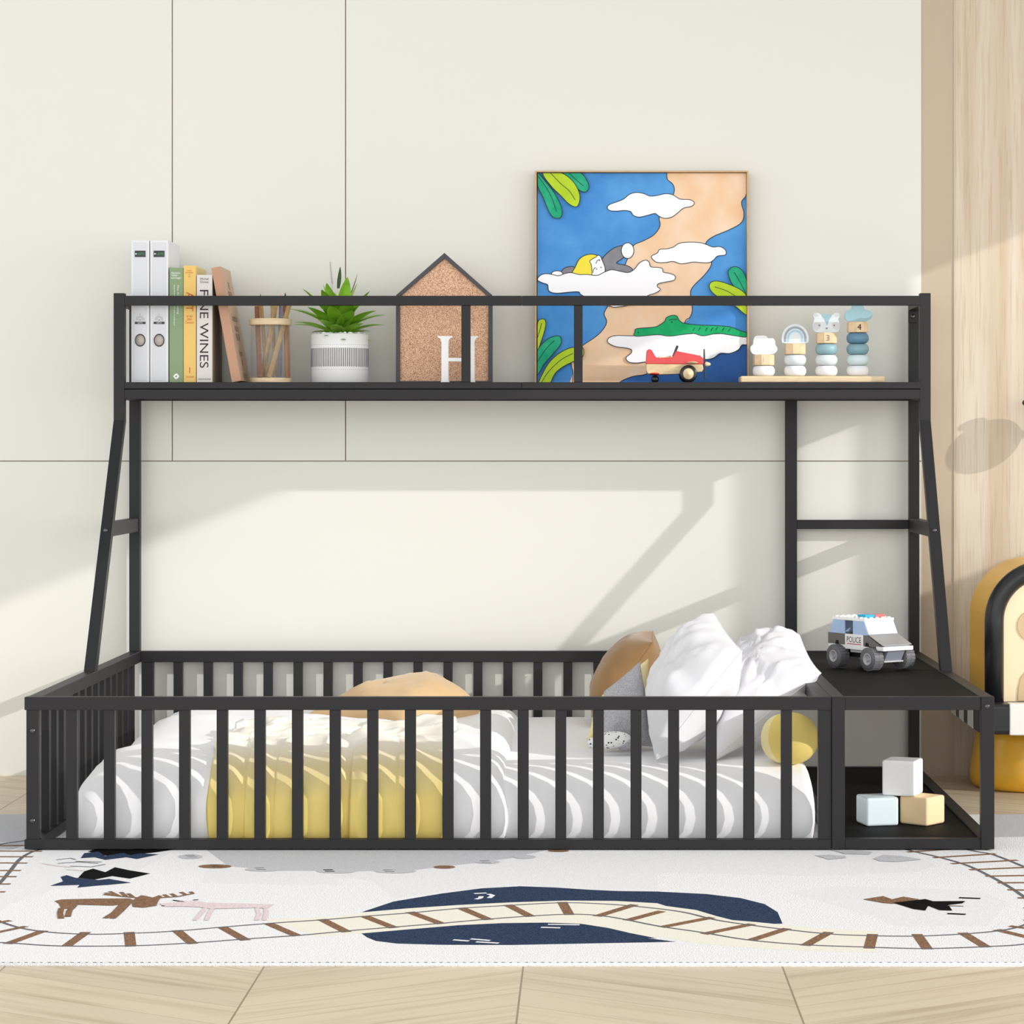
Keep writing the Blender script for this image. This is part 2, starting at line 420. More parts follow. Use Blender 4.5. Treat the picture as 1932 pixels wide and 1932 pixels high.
# ================================================================= light
su = bpy.data.lights.new('sun', 'SUN'); su.energy = 2.15; su.angle = math.radians(.6); su.color = (1, .97, .93)
so = bpy.data.objects.new('sun', su); COL.objects.link(so); so.location = (6, -3, 4)
so.rotation_euler = SUN.to_track_quat('-Z', 'Y').to_euler()
w = bpy.data.worlds.new('world'); SC.world = w; w.use_nodes = True; nt = w.node_tree; nt.nodes.clear()
out = nt.nodes.new('ShaderNodeOutputWorld'); bg = nt.nodes.new('ShaderNodeBackground'); tc = nt.nodes.new('ShaderNodeTexCoord'); sp = nt.nodes.new('ShaderNodeSeparateXYZ')
nt.links.new(tc.outputs['Generated'], sp.inputs[0])
ml = nt.nodes.new('ShaderNodeMapRange'); ml.inputs['From Min'].default_value = -1; ml.inputs['From Max'].default_value = 1
ml.inputs['To Min'].default_value = 0; ml.inputs['To Max'].default_value = 1
nt.links.new(sp.outputs[0], ml.inputs[0])
r = nt.nodes.new('ShaderNodeValToRGB'); e = r.color_ramp.elements
e[0].color = (.58, .577, .565, 1); e[1].color = (1.0, 1.0, 1.0, 1)
nt.links.new(ml.outputs[0], r.inputs[0]); nt.links.new(r.outputs[0], bg.inputs[0])
# the sky outside is brighter near the horizon than overhead
mz = nt.nodes.new('ShaderNodeMapRange'); mz.inputs['From Min'].default_value = -1; mz.inputs['From Max'].default_value = 1
nt.links.new(sp.outputs[2], mz.inputs[0])
rz = nt.nodes.new('ShaderNodeValToRGB'); nt.links.new(mz.outputs[0], rz.inputs[0]); e = rz.color_ramp.elements
HB = 2.9                                       # brightness of the hazy horizon
for k, (z, v) in enumerate(((-1, .3), (-.3, .35), (-.13, HB), (.16, HB), (.42, 1.05), (1, .8))):
    el = e[0] if k == 0 else (e[-1] if k == 5 else e.new((z + 1) / 2))
    el.position = (z + 1) / 2; el.color = (v / 4, v / 4, v / 4, 1)
mm = nt.nodes.new('ShaderNodeMath'); mm.operation = 'MULTIPLY'; mm.inputs[1].default_value = 4
nt.links.new(rz.outputs[0], mm.inputs[0]); nt.links.new(mm.outputs[0], bg.inputs[1])
nt.links.new(bg.outputs[0], out.inputs[0])

# ================================================================= camera
cd = bpy.data.cameras.new('camera'); cam = bpy.data.objects.new('camera', cd); COL.objects.link(cam); SC.camera = cam
cam.location = (0, -D0, H); cam.rotation_euler = (PI / 2, 0, 0)
cd.lens = F / 1932 * 36; cd.sensor_width = 36; cd.shift_x = -(VX - 966) / 1932; cd.shift_y = -(966 - VY) / 1932; cd.clip_end = 60
SC.view_settings.view_transform = 'Standard'; SC.view_settings.look = 'None'; SC.view_settings.gamma = 1; SC.view_settings.use_curve_mapping = False
SC.view_settings.exposure = .2
SC.cycles.use_denoising = True; SC.cycles.max_bounces = 8; SC.cycles.diffuse_bounces = 4

# ================================================================= the bed
K = .00128
def fx(px): return (px - VX) * K
def fz(py): return (1603 - py) * K
bed = thing('house_bed', 'long black metal floor bed with slatted guard rails, overhead shelf and side table', 'bed', (fx(960), .7, 0))
MT = M['metal']; bv = .0012
XL0, XL1 = fx(49.3), fx(75)                  # left panel
YB = 1.396                                  # front face of the back posts
TZ = fz(1315.5)
# front guard rail
o = mk('front_guardrail', box(BM(), fx(46), fx(1569), 0, .026, fz(1340), TZ), MT, bed, bv)
fg = o
def sub(name, bm, par, m=None, bevel=bv): 
    q = mk(name, bm, m or MT, None, bevel); q.parent = par; return q
sub('bottom_rail', box(BM(), fx(46), fx(1569), 0, .026, .001, fz(1584)), fg)
sub('end_post', box(BM(), fx(49.3), fx(73), .001, .026, fz(1584), fz(1340)), fg)
sub('end_post', box(BM(), fx(1544), fx(1569), .001, .026, fz(1584), fz(1340)), fg)
for i in range(20):
    x = 124 + 71.05 * i
    sub('slat', box(BM(), fx(x), fx(x + 20.7), .003, .023, fz(1584.5), fz(1339.5)), fg)
# side guard rail (foot end)
sg = mk('side_guardrail', box(BM(), XL0, XL1, .026, YB + .03, fz(1341), TZ), MT, bed, bv)
sub('bottom_rail', box(BM(), XL0, XL1, .026, YB + .03, .001, fz(1584)), sg)
for j in range(14):
    y = 1.333 - .0905 * j
    sub('slat', box(BM(), XL0 + .008, XL1 - .005, y - .0265, y, fz(1584.5), fz(1340.5)), sg)
# back guard rail
KB = (D0 + 1.40) / F
bgx0, bgx1 = XL1, PXm(1478, 1.4)
bg_ = mk('back_guardrail', box(BM(), bgx0, bgx1, 1.402, 1.426, fz(1341), TZ), MT, bed, bv)
sub('bottom_rail', box(BM(), bgx0, bgx1, 1.402, 1.426, .001, fz(1584)), bg_)
sub('end_post', box(BM(), bgx0 + .002, PXm(289, 1.402), 1.4035, 1.4255, fz(1584), fz(1341)), bg_)
for i in range(20):
    x = PXm(327 + 56.6 * i, 1.402)
    sub('slat', box(BM(), x, x + .0265, 1.404, 1.424, fz(1584), fz(1341)), bg_)
# back posts
def P2(name, x0, x1, y0, y1, z0, z1): return mk(name, box(BM(), x0, x1, y0, y1, z0, z1), MT, bed, bv)
PT = PZm(553, 1.145)
XR0, XR1 = fx(1851), fx(1876)
P2('corner_post', XL0, XL1 - .002, YB, 1.426, TZ, PT)
P2('corner_post', XR0 + .002, XR1, YB, 1.426, .001, PT)
xm0, xm1 = PXm(1482, 1.4), PXm(1504, 1.4)
P2('upright_post', xm0, xm1, 1.402, 1.427, TZ, PZm(752, 1.4))
P2('crossbar', xm1, XR0 + .002, 1.404, 1.424, PZm(998, 1.404), PZm(981, 1.404))
# leaning front legs
KS = 1.145
def leg(x0, x1):
    zb, zm, zt = TZ, PZm(793, KS), PT
    prof = [(.7096, zb), (KS, zm), (KS, zt), (KS + .03, zt), (KS + .03, zm - .004), (.7096 + .037, zb)]
    return mk('front_leg', prism(BM(), prof, x0, x1, ax='x'), MT, bed, bv)
lw = .031
leg(XL0, XL0 + lw); leg(XR1 - lw, XR1)
for x0 in (XL0 + .001, XR1 - lw + .001):
    z0, z1 = PZm(1003, YB), PZm(977.5, YB)
    yl = .7096 + (KS - .7096) * ((z0 + z1) / 2 - TZ) / (PZm(793, KS) - TZ)
    P2('side_brace', x0, x0 + .027, yl + .028, YB, z0, z1)
# overhead shelf
sx0, sx1 = XL0 + lw, XR1 - lw
sh = mk('overhead_shelf', box(BM(), sx0 + .001, sx1 - .001, KS + .006, 1.424, PZm(741, KS), PZm(721.2, KS) - .0004), M['board'], bed, .0008)
def z_(py): return PZm(py, KS)
jx = PXm(984, KS)
sub('rail', box(BM(), sx0, jx - .0004, KS, KS + .026, z_(576), z_(558)), sh)
sub('rail', box(BM(), jx + .0004, sx1, KS, KS + .026, z_(576), z_(558)), sh)
sub('lip', box(BM(), sx0, jx - .0004, KS, KS + .024, z_(733.3), z_(721)), sh)
sub('lip', box(BM(), jx + .0004, sx1, KS, KS + .024, z_(733.3), z_(721)), sh)
sub('frame_rail', box(BM(), sx0, sx1, KS, KS + .026, z_(753), z_(734.6)), sh)
sub('frame_rail', box(BM(), XL0 + lw, XR1 - lw, 1.398, 1.424, z_(753), z_(741)), sh)
sub('upright', box(BM(), PXm(870.3, KS), PXm(887.3, KS), KS + .003, KS + .021, z_(721), z_(576)), sh)
sub('upright', box(BM(), PXm(1082.7, KS), PXm(1099.3, KS), KS + .003, KS + .021, z_(721), z_(576)), sh)
for x0 in (XL0 + .001, XR1 - lw + .001):
    sub('side_rail', box(BM(), x0, x0 + .029, KS + .03, YB, z_(576), z_(558.5)), sh)
    sub('side_rail', box(BM(), x0, x0 + .029, KS + .03, YB, z_(753), z_(722)), sh)
bx = PXm(1722, 1.39)
sub('bracket', box(BM(), bx - .012, bx + .013, YB - .004, YB, PZm(609, 1.39), PZm(586, 1.39)), sh, bevel=.003)
# side table
tx0, tx1 = fx(1569.5), fx(1594)
st = mk('side_table', box(BM(), tx1 - .002, XR0 + .002, .026, YB, TZ - .014, TZ - .002), M['board'], bed, .0008)
sub('front_post', box(BM(), tx0, tx1, -.002, .024, .001, TZ + .001), st)
sub('front_post', box(BM(), XR0, XR1, -.002, .024, .001, TZ + .001), st)
sub('rail', box(BM(), tx1, XR0, 0, .026, fz(1340), TZ), st)
sub('rail', box(BM(), tx1, XR0, 0, .026, .001, fz(1583)), st)
sub('rail', box(BM(), XR0, XR1, .024, YB, fz(1340), TZ), st)
sub('rail', box(BM(), XR0, XR1, .024, YB, .001, fz(1583)), st)
sub('rail', box(BM(), tx0 - .0315, tx0 - .001, .026, YB, fz(1340), TZ - .0005), st)
sub('rail', box(BM(), tx0, tx1, .024, YB, fz(1340), TZ), st)
sub('rail', box(BM(), tx0, tx1, .024, YB, .001, fz(1583)), st)
sub('rail', box(BM(), bgx1, XR0, 1.402, 1.424, TZ - .031, TZ), st)
sub('rail', box(BM(), bgx1, XR0, 1.402, 1.424, .001, .0245), st)
sub('lower_shelf', box(BM(), tx1, XR0, .026, 1.402, .006, .0215), st, M['board'], .0008)
# bolts
def bolt(px, py, Y, ax='y'):
    c = P(px, py, Y)
    mk('bolt', lathe(BM(), [(.0001, -.0025), (.0035, -.0025), (.0062, -.0012), (.0066, 0), (.0066, .003)], tuple(c), 16, 'y'), M['steel'], bed)
bolt(61, 1379, .001); bolt(61, 1549, .001); bolt(1862.5, 1333, -.002); bolt(1722, 597, YB - .004)
yb = .7096 + (KS - .7096) * .55
bolt(199, 1001, .7096 + (KS - .7096) * (PZm(1001, .93) - TZ) / (PZm(793, KS) - TZ) - .001)
bolt(1763.5, 1001, .7096 + (KS - .7096) * (PZm(1001, .93) - TZ) / (PZm(793, KS) - TZ) - .001)
for py in (1290, 1570):
    c = P(252, py, 1.3); c.x = XL1 + .0005
# ================================================================= things on the overhead shelf
SZ = PZm(721.2, KS) - .0004                    # top of the shelf board
def sxm(px, Y): return PXm(px, Y)
# ---- binders
def binder(px0, px1, label):
    Y = 1.187; x0, x1 = sxm(px0, Y), sxm(px1, Y); zt = PZm(453, Y); w = x1 - x0; h = zt - SZ; cx = (x0 + x1) / 2
    t = thing('binder', label, 'binder', (cx, Y, SZ), 'white lever arch binders', world=False)
    bm = BM()
    box(bm, -w / 2, w / 2, .001, .006, .001, h)                         # spine
    box(bm, -w / 2, -w / 2 + .003, .006, .205, .001, h); box(bm, w / 2 - .003, w / 2, .006, .205, .001, h)
    mk('cover', bm, M['binder'], t, .0012)
    bm = BM(); box(bm, -w / 2 + .004, w / 2 - .004, .01, .195, .006, h - .008); mk('paper', bm, M['white_matt'], t)
    sc = (D0 + Y) / F
    def zz(py): return PZm(py, Y) - SZ
    lw_ = w * .60
    bm = BM(); box(bm, -w * .37, w * .37, -.0002, .002, zz(718), zz(457)); mk('spine_label', bm, M['binder_label'], t, .0005)
    for py in (519, 543, 591): mk('line', box(BM(), -w * .33, w * .33, -.0005, .0005, zz(py + .4), zz(py - .3)), M['line'], t)
    bm = BM(); box(bm, -lw_ / 2, lw_ / 2, -.0008, .0005, zz(485), zz(473)); lb = mk('brand_label', bm, M['black'], t)
    text('lettering', 'LEITZ', M['ink_green'], t, (.003, -.001, zz(479)), w=lw_ * .62, h=.0065)
    bm = BM(); lathe(bm, [(.0001, -.0004), (.0022, -.0004), (.0022, 0)], (-lw_ * .38, -.001, zz(479)), 12, 'y'); mk('dot', bm, M['white'], t)
    bm = BM(); box(bm, -lw_ / 2, lw_ / 2, -.0008, .0005, zz(611.5), zz(607)); mk('brand_label', bm, M['black'], t)
    text('lettering', 'LEITZ', M['white'], t, (0, -.001, zz(609.2)), w=lw_ * .45, h=.0035)
    bm = BM()
    for rr in (.011, .0075):
        pts = [(rr * math.cos(a), -.0006, zz(604.5) + rr * 1.15 * math.sin(a)) for a in [PI * i / 16 for i in range(17)]]
        tube(bm, pts, .0004, 5)
    box(bm, -.0006, .0006, -.0008, 0, zz(594), zz(591.5)); box(bm, -.003, .003, -.0008, 0, zz(604.5), zz(603))
    mk('emblem', bm, M['ink_grey'], t)
    # finger ring
    R = w * .285
    bm = BM(); lathe(bm, [(R * .86, -.0008), (R * .92, -.0022), (R, -.0022), (R * 1.04, -.0005), (R * .86, -.0008)], (0, 0, 0), 28, 'y')
    bmesh.ops.scale(bm, vec=(1, 1, 1.2), verts=bm.verts); bmesh.ops.translate(bm, vec=(0, 0, zz(642)), verts=bm.verts)
    rg = mk('finger_ring', bm, M['rim'], t)
    bm = BM(); lathe(bm, [(.0001, -.0007), (R * .9, -.0007), (R * .9, 0)], (0, 0, 0), 28, 'y')
    bmesh.ops.scale(bm, vec=(1, 1, 1.2), verts=bm.verts); bmesh.ops.translate(bm, vec=(0, 0, zz(642)), verts=bm.verts)
    q = mk('hole', bm, M['hole'], None); q.parent = rg
    return t
binder(247.5, 281.5, 'tall white binder with finger ring, nearest the left end post')
binder(283, 317.5, 'tall white binder with finger ring, standing against the green book')

# ---- books
def book(name, px0, px1, py, Y, label, cm, sm, dep, pages=True):
    x0, x1 = sxm(px0, Y), sxm(px1, Y); w = x1 - x0; h = PZm(py, Y) - SZ
    t = thing(name, label, 'book', ((x0 + x1) / 2, Y, SZ), 'upright books on the overhead shelf', world=False)
    mk('spine', box(BM(), -w / 2, w / 2, 0, .004, .0005, h), cm, t, .0009)
    bm = BM(); box(bm, -w / 2, -w / 2 + .0025, .004, dep, .0005, h); box(bm, w / 2 - .0025, w / 2, .004, dep, .0005, h)
    mk('cover', bm, sm, t, .0006)
    mk('pages', box(BM(), -w / 2 + .0026, w / 2 - .0026, .004, dep - .005, .004, h - .004), M['white_matt'], t)
    return t, w, h
Y = 1.187
def zz(py): return PZm(py, Y) - SZ
b1, w1, h1 = book('book', 319.5, 345.5, 505, Y, 'sage green book with white spine lettering', M['green_book'], M['green_book'], .2)
text('lettering', 'Hampton\nVelber-\nLammager', M['white_matt'], b1, (0, -.0004, zz(520)), w=.029, h=zz(513) - zz(527), align='LEFT')
text('lettering', 'The Art of Painting', M['white_matt'], b1, (.0045, -.0004, zz(565)), w=.0065, h=zz(538) - zz(593), down=True)
text('lettering', 'Impressions, Portraits and Landscape', M['white_matt'], b1, (-.0055, -.0004, zz(576)), w=.0045, h=zz(538) - zz(614), down=True)
bm = BM(); cz = zz(710)
prism(bm, [(-.009, cz), (-.002, cz - .009), (.001, cz - .006), (-.004, cz), (.001, cz + .003), (-.002, cz + .008)], -.0006, 0)
prism(bm, [(.009, cz), (.002, cz + .009), (-.001, cz + .006), (.004, cz), (-.001, cz - .003), (.002, cz - .008)], -.0006, 0)
mk('emblem', bm, M['white_matt'], b1)
b2, w2, h2 = book('book', 346.3, 369.7, 501, Y, 'mustard yellow book with red lettering on its spine', M['yellow_book'], M['cream_page'], .2)
text('lettering', 'Century\nDocumentary\nthe\nreal', M['ink_red'], b2, (-.001, -.0004, zz(516)), w=.022, h=zz(509) - zz(523))
text('lettering', 'ART', M['ink_red'], b2, (0, -.0004, zz(569)), w=.02, h=zz(551) - zz(587), down=True)
text('lettering', 'of the\n20th\nCentury', M['ink_red'], b2, (-.0005, -.0004, zz(603)), w=.025, h=zz(594) - zz(612))
text('lettering', 'I', M['ink_red'], b2, (0, -.0004, zz(698.5)), h=zz(693) - zz(704))
text('lettering', 'TASCHEN', M['ink_red'], b2, (0, -.0004, zz(711)), w=.024, h=.005)
b3, w3, h3 = book('book', 371, 400.5, 518.5, Y, 'silver grey book reading FINE WINES down its spine', M['grey_book'], M['side_book'], .2)
text('lettering', 'Michel\nDovaz', M['ink'], b3, (0, -.0004, zz(529)), w=.024, h=zz(524) - zz(534))
text('lettering', 'FINE WINES', M['ink'], b3, (-.001, -.0004, zz(620.5)), w=.025, h=zz(547) - zz(694), down=True)
text('lettering', 'ASSOULINE', M['ink'], b3, (0, -.0004, zz(715.3)), w=.036, h=.0045)
# leaning book
t = thing('book', 'brown book leaning towards the other books at an angle', 'book', (sxm(447, Y), Y, SZ), 'upright books on the overhead shelf', world=False)
sw = .0275; hh = .335; ang = -math.radians(10.2)
def lean(bm, *b): box(bm, *b); return bm
bits = []
q = mk('spine', box(BM(), 0, -sw, 0, .005, 0, hh), M['brown_spine'], t, .0012); bits.append(q)
bm = BM(); box(bm, -.0026, 0, .005, .2, 0, hh); box(bm, -sw, -sw + .0026, .005, .2, 0, hh); bits.append(mk('cover', bm, M['brown_cover'], t, .0006))
bits.append(mk('pages', box(BM(), -sw + .0028, -.0028, .005, .195, .004, hh - .004), M['white_matt'], t))
for k, (s, z, hgt, yw) in enumerate((('THE\nORIGIN', .27, .05, .08), ('Documents from\nthe archive\n1880 - 1930', .16, .08, .11), ('Volume two\nplates', .07, .05, .07), ('EDITIONS', .018, .012, .08))):
    q = text('lettering', s, M['ink_soft'], t, (.0004, .1, z), w=yw, h=hgt, rz=PI / 2); bits.append(q)
for q in bits: q.data.transform(Matrix.Translation((sw * .45, 0, .0055)) @ Matrix.Rotation(ang, 4, 'Y'))

# ---- pencil cup
Yc = 1.265; cx = sxm(510.5, Yc); R = .0605; z0 = SZ
def zc(py): return PZm(py, Yc) - SZ
cup = thing('pencil_cup', 'round clear pencil cup with pale wooden rim and base', 'cup', (cx, Yc, SZ), world=False)
hb, ht, h2_ = .0155, zc(614), zc(602)
mk('base', lathe(BM(), [(.0001, 0), (R, 0), (R + .0006, .002), (R + .0006, hb - .002), (R - .001, hb), (.0001, hb)], n=48), M['pine'], cup)
mk('rim', lathe(BM(), [(R - .008, ht), (R, ht), (R + .0008, ht + .002), (R + .0008, h2_ - .002), (R - .001, h2_), (R - .008, h2_), (R - .008, ht)], n=48), M['pine'], cup)
mk('glass', lathe(BM(), [(R - .0035, hb), (R - .0035, ht)], n=48), M['cupglass'], cup)
sticks = [  # bottom px, bottom dy, top px, top dy, top py, radius, colour, label
 (492, -.02, 484, .01, 578, .0048, (150, 98, 64), 'dark red-brown pencil leaning on the left inside the cup', 'pencil'),
 (503, .01, 491, .02, 570, .0035, (205, 170, 110), 'straw coloured pencil beside the dark red-brown one in the cup', 'pencil'),
 (493, .02, 522, -.015, 572, .0052, (190, 158, 108), 'thick beige pencil crossing up to the right in the cup', 'pencil'),
 (509, -.02, 545, .012, 574, .005, (198, 164, 112), 'tan pencil leaning farthest right in the cup', 'pencil'),
 (526, .02, 530, .005, 566, .0042, (150, 148, 168), 'blue-grey pencil in the middle of the cup', 'pencil'),
 (543, .0, 537, .02, 568, .005, (176, 120, 80), 'reddish pencil standing at the right side of the cup', 'pencil'),
 (517, .03, 511, .03, 571, .0035, (210, 184, 140), 'pale pencil at the back of the cup', 'pencil')]
for k, (bx_, by_, tx_, ty_, py_, rr, c, lab, nm) in enumerate(sticks):
    A = Vector((sxm(bx_, Yc) - cx, by_, hb + .002)); B = Vector((sxm(tx_, Yc) - cx, ty_, zc(py_)))
    m_ = mat('pencil_colour_%d' % k, c, .5, var=.15, vscale=80)
    d = (B - A).normalized(); t = thing('pencil', lab, 'pencil', (cx + A.x, Yc + A.y, SZ + A.z), 'pencils in the cup', world=False)
    L = B - A
    mk('shaft', tube(BM(), [(0, 0, 0), L], rr * 1.6, 6, smooth=False), m_, t)
    mk('tip', tube(BM(), [L, L + d * .016, L + d * .026], [rr * 1.6, rr * .6, .0004], 6), M['ink'] if k % 2 else M['pine'], t)

# ---- potted plant
Yp = 1.285; cx = sxm(641, Yp); R = .0835
def zp(py): return PZm(py, Yp) - SZ
pp = thing('potted_plant', 'spiky green rosette plant in a white slotted round pot', 'plant', (cx, Yp, SZ), world=False)
ph = zp(631)
mk('pot', lathe(BM(), [(.0001, 0), (R - .003, 0), (R, .003), (R, ph - .002), (R - .002, ph), (R - .006, ph), (R - .006, ph - .012), (.0001, ph - .014)], n=72), M['pot'], pp)
bm = BM()
for i in range(88):
    a = 2 * PI * i / 88
    for (za, zb, hw) in ((zp(693), zp(658), .0013),):
        vs = []
        for (s, z) in ((-hw, za), (hw, za), (hw, zb), (-hw, zb)):
            aa = a + s / R; vs.append(bm.verts.new(((R + .0003) * math.cos(aa), (R + .0003) * math.sin(aa), z)))
        bm.faces.new(vs)
    for z in (zp(652), zp(698)):
        aa = a; vs = []
        for (s, dz) in ((-.0007, -.0007), (.0007, -.0007), (.0007, .0007), (-.0007, .0007)):
            b = a + s / R; vs.append(bm.verts.new(((R + .0003) * math.cos(b), (R + .0003) * math.sin(b), z + dz)))
        bm.faces.new(vs)
mk('slots', bm, M['slot'], pp)
rnd = random.Random(4); bm = BM()
for i in range(150):
    a = rnd.uniform(0, 2 * PI); r_ = (R - .009) * math.sqrt(rnd.random())
    ellipsoid(bm, (r_ * math.cos(a), r_ * math.sin(a), ph - .003 + rnd.uniform(0, .005)), (rnd.uniform(.004, .007),) * 2 + (.004,), 8)
q = mk('pebbles', bm, M['white_matt'], pp); q['kind'] = 'stuff'
def leaf(az, el, L, W, droop, base=(0, 0, 0), mi=0, tw=0):
    bm = BM(); n = 12; rows = []
    p = Vector(base); e_ = el; st = L / n
    side = Vector((-math.sin(az), math.cos(az), 0))
    for i in range(n + 1):
        t = i / n
        wv = W * (math.sin(PI * min(1, t * .82 + .18)) ** .8) * (1 if t < .98 else .15)
        d = Vector((math.cos(az) * math.cos(e_), math.sin(az) * math.cos(e_), math.sin(e_)))
        nrm = side.cross(d)
        rows.append([bm.verts.new(p + side * wv * s - nrm * (abs(s) ** 1.3) * wv * -.35) for s in (-.5, -.25, 0, .25, .5)])
        p = p + d * st; e_ -= droop / n * (.4 + 1.2 * t)
    for a, b in zip(rows, rows[1:]):
        for k in range(4): f = bm.faces.new((a[k], a[k + 1], b[k + 1], b[k])); f.smooth = True; f.material_index = mi
    return bm
lz = ph - .008; idx = 0
for ring, (n_, el, L, W, dr, z) in enumerate(((9, .10, .085, .036, .5, .0), (11, .38, .142, .04, .75, .010), (11, .62, .150, .047, .8, .026), (8, .92, .128, .05, .5, .045), (6, 1.22, .112, .046, .2, .062))):
    for i in range(n_):
        az = 2 * PI * (i + .5 * (ring % 2)) / n_ + rnd.uniform(-.15, .15)
        Ls = L * rnd.uniform(.88, 1.12)
        if math.sin(az) > .3: Ls *= .62                   # the rosette stays clear of the wall
        bm = leaf(az, el + rnd.uniform(-.08, .08), Ls, W * rnd.uniform(.9, 1.1), dr, (math.cos(az) * .006, math.sin(az) * .006 - .005, lz + z))
        mk('leaf', bm, M['leaf'], pp)
mk('stem', tube(BM(), [(0, -.005, lz - .01), (0, -.005, lz + .09)], [.012, .008], 10), M['leaf'], pp)
for (px_, py_, dx) in ((640, 505, .004), (667, 518, .012)):
    A = Vector((sxm(px_, Yp) - cx, .01, zp(py_)))
    mk('leaf_tip', leaf(.3 if dx > .01 else 1.4, 1.2, .07, .012, -.1, tuple(A - Vector((dx, 0, .06)))), M['leafdark'], pp)
bm = BM(); A = Vector((sxm(626, Yp) - cx, .015, zp(535))); B = Vector((sxm(622, Yp) - cx, .015, zp(496)))
tube(bm, [A - Vector((0, 0, .05)), A, B], [.0008, .0008, .0005], 5)
for i in range(14):
    p = A.lerp(B, i / 13)
    for s in (-1, 1): tube(bm, [p, p + Vector((s * .006 * (1 - i / 20), -.002, .008))], [.0012, .0004], 5)
mk('sprig', bm, M['topgrey'], pp)

# ---- cork house board
Yh = 1.30
def hp(px, py): return (PXm(px, Yh), PZm(py, Yh))
outer = [hp(747, 727), hp(929, 727), hp(929, 557), hp(838.5, 477), hp(747, 557)]
outer = [(x, max(z, SZ + .0005)) for x, z in outer]
inner = [hp(754.5, 723), hp(921.5, 723), hp(921.5, 559.5), hp(838.5, 487.5), hp(754.5, 559.5)]
inner = [(x, max(z, SZ + .008)) for x, z in inner]
hb_ = thing('cork_board', 'house-shaped cork board in a dark grey frame', 'notice board', (PXm(838, Yh), Yh, SZ))
bm = BM(); n = 5
for i in range(n):
    j = (i + 1) % n; prism(bm, [outer[i], outer[j], inner[j], inner[i]], Yh, Yh + .028)
mk('frame', bm, M['frame_grey'], hb_, .0008)
mk('cork_panel', prism(BM(), inner, Yh + .009, Yh + .02), M['cork'], hb_)
# ---- letter H
YH = 1.21
def q2(u, v): px, py = 540 + u / 4.6, 460 + v / 4.6; return (PXm(px, YH), max(PZm(py, YH), SZ + .0005))
def stem(a, b, sl, sr):
    return [q2(sl, 800), q2(sr, 800), q2(sr - 3, 812), q2(b + 14, 820), q2(b + 4, 835), q2(b, 860), q2(b, 1175), q2(b + 4, 1195), q2(b + 14, 1212), q2(sr - 3, 1222), q2(sr - 3, 1240), q2(sl + 3, 1240), q2(sl + 3, 1222), q2(a - 14, 1212), q2(a - 4, 1195), q2(a, 1175), q2(a, 860), q2(a - 4, 835), q2(a - 14, 820), q2(sl + 3, 812)]
bm = BM(); prism(bm, stem(1347, 1408, 1312, 1445), YH, YH + .02); prism(bm, stem(1573, 1634, 1535, 1666), YH, YH + .02)
prism(bm, [q2(1408, 990), q2(1573, 990), q2(1573, 1020), q2(1408, 1020)], YH, YH + .02)
o = mk('letter_block', bm, M['white'], None, .0008); tag(o, 'white serif capital letter H standing before the cork board', 'letter'); origin(o, (PXm(868, YH), YH, SZ))

# ---- painting
YP = 1.372
def pf(d):
    def f(u, v):
        px, py = 990 + u / 4.391, 300 + v / 4.391
        z = max(PZm(py, YP + .01), SZ + .0006); t = (z - SZ) / .65
        return (PXm(px, YP + .01), YP + .012 + t * .03 - d, z)
    return f
pt = thing('painting', 'large framed painting of a child asleep on a cloud', 'painting', (PXm(1210, YP), YP, SZ))
def pmat(name, c, var=.12, c2=None, sc=9): return mat(name, c, .7, spec=.2, col2=c2, var=var, vscale=sc)
pm = [pmat('paint_blue', (92, 160, 220), c2=(66, 134, 204)), pmat('paint_sand', (238, 212, 186), c2=(232, 190, 150), sc=12), mat('paint_white', (243, 243, 247), .7),
      pmat('paint_teal', (22, 150, 112), c2=(50, 172, 130), sc=30), pmat('paint_lime', (184, 212, 52), c2=(168, 196, 44), sc=20), pmat('paint_croc', (34, 178, 110), c2=(20, 160, 96), sc=30),
      pmat('paint_grey', (140, 140, 146), c2=(122, 122, 130), sc=30), mat('paint_yellow', (236, 218, 62), .7), mat('paint_line', (32, 40, 50), .7), mat('paint_deep_blue', (50, 108, 182), .7, col2=(36, 90, 166), vscale=14)]
bm = BM(); e_ = .0004; lay = [0]
ZB = SZ + .0006
vb = 300 + 0
def clampf(d):
    f = pf(d)
    def g_(u, v): x, y, z = f(min(max(u, 104), 1842), v); return (x, y, z)
    return g_
flat(bm, [(104, 108), (1842, 108), (1842, 1900), (104, 1900)], clampf(0), 0)
def shape(pts, mi, smooth=True, line=True, closed=True, lw_=6):
    lay[0] += 1; d = lay[0] * .00025
    q = cr(pts, 4, closed) if smooth else pts
    q = [(min(max(u, 104), 1842), min(max(v, 108), 1895)) for u, v in q]
    r_ = [q[0]]
    for p in q[1:]:
        if math.hypot(p[0] - r_[-1][0], p[1] - r_[-1][1]) > 1.0: r_.append(p)
    q = r_
    if mi is not None: flat(bm, q, clampf(d), mi)
    if line: ribbon(bm, q, lw_, clampf(d + .00012), 8, closed and mi is not None)
sand = [(1180, 108), (1185, 160), (1225, 195), (1243, 240), (1232, 290), (1180, 400), (1118, 470), (1122, 550), (1070, 625), (980, 675), (900, 715), (850, 830), (800, 950), (760, 1050), (720, 1150), (690, 1215), (658, 1280), (680, 1345), (650, 1410), (590, 1470), (480, 1545), (420, 1600), (385, 1690), (400, 1770), (395, 1895), (740, 1895), (800, 1840), (900, 1800), (1010, 1780), (1150, 1700), (1250, 1600), (1325, 1355), (1370, 1310), (1390, 1240), (1375, 1110), (1400, 1050), (1480, 970), (1535, 900), (1550, 850), (1530, 780), (1500, 700), (1560, 640), (1700, 580), (1800, 520), (1820, 440), (1800, 350), (1842, 280), (1842, 108)]
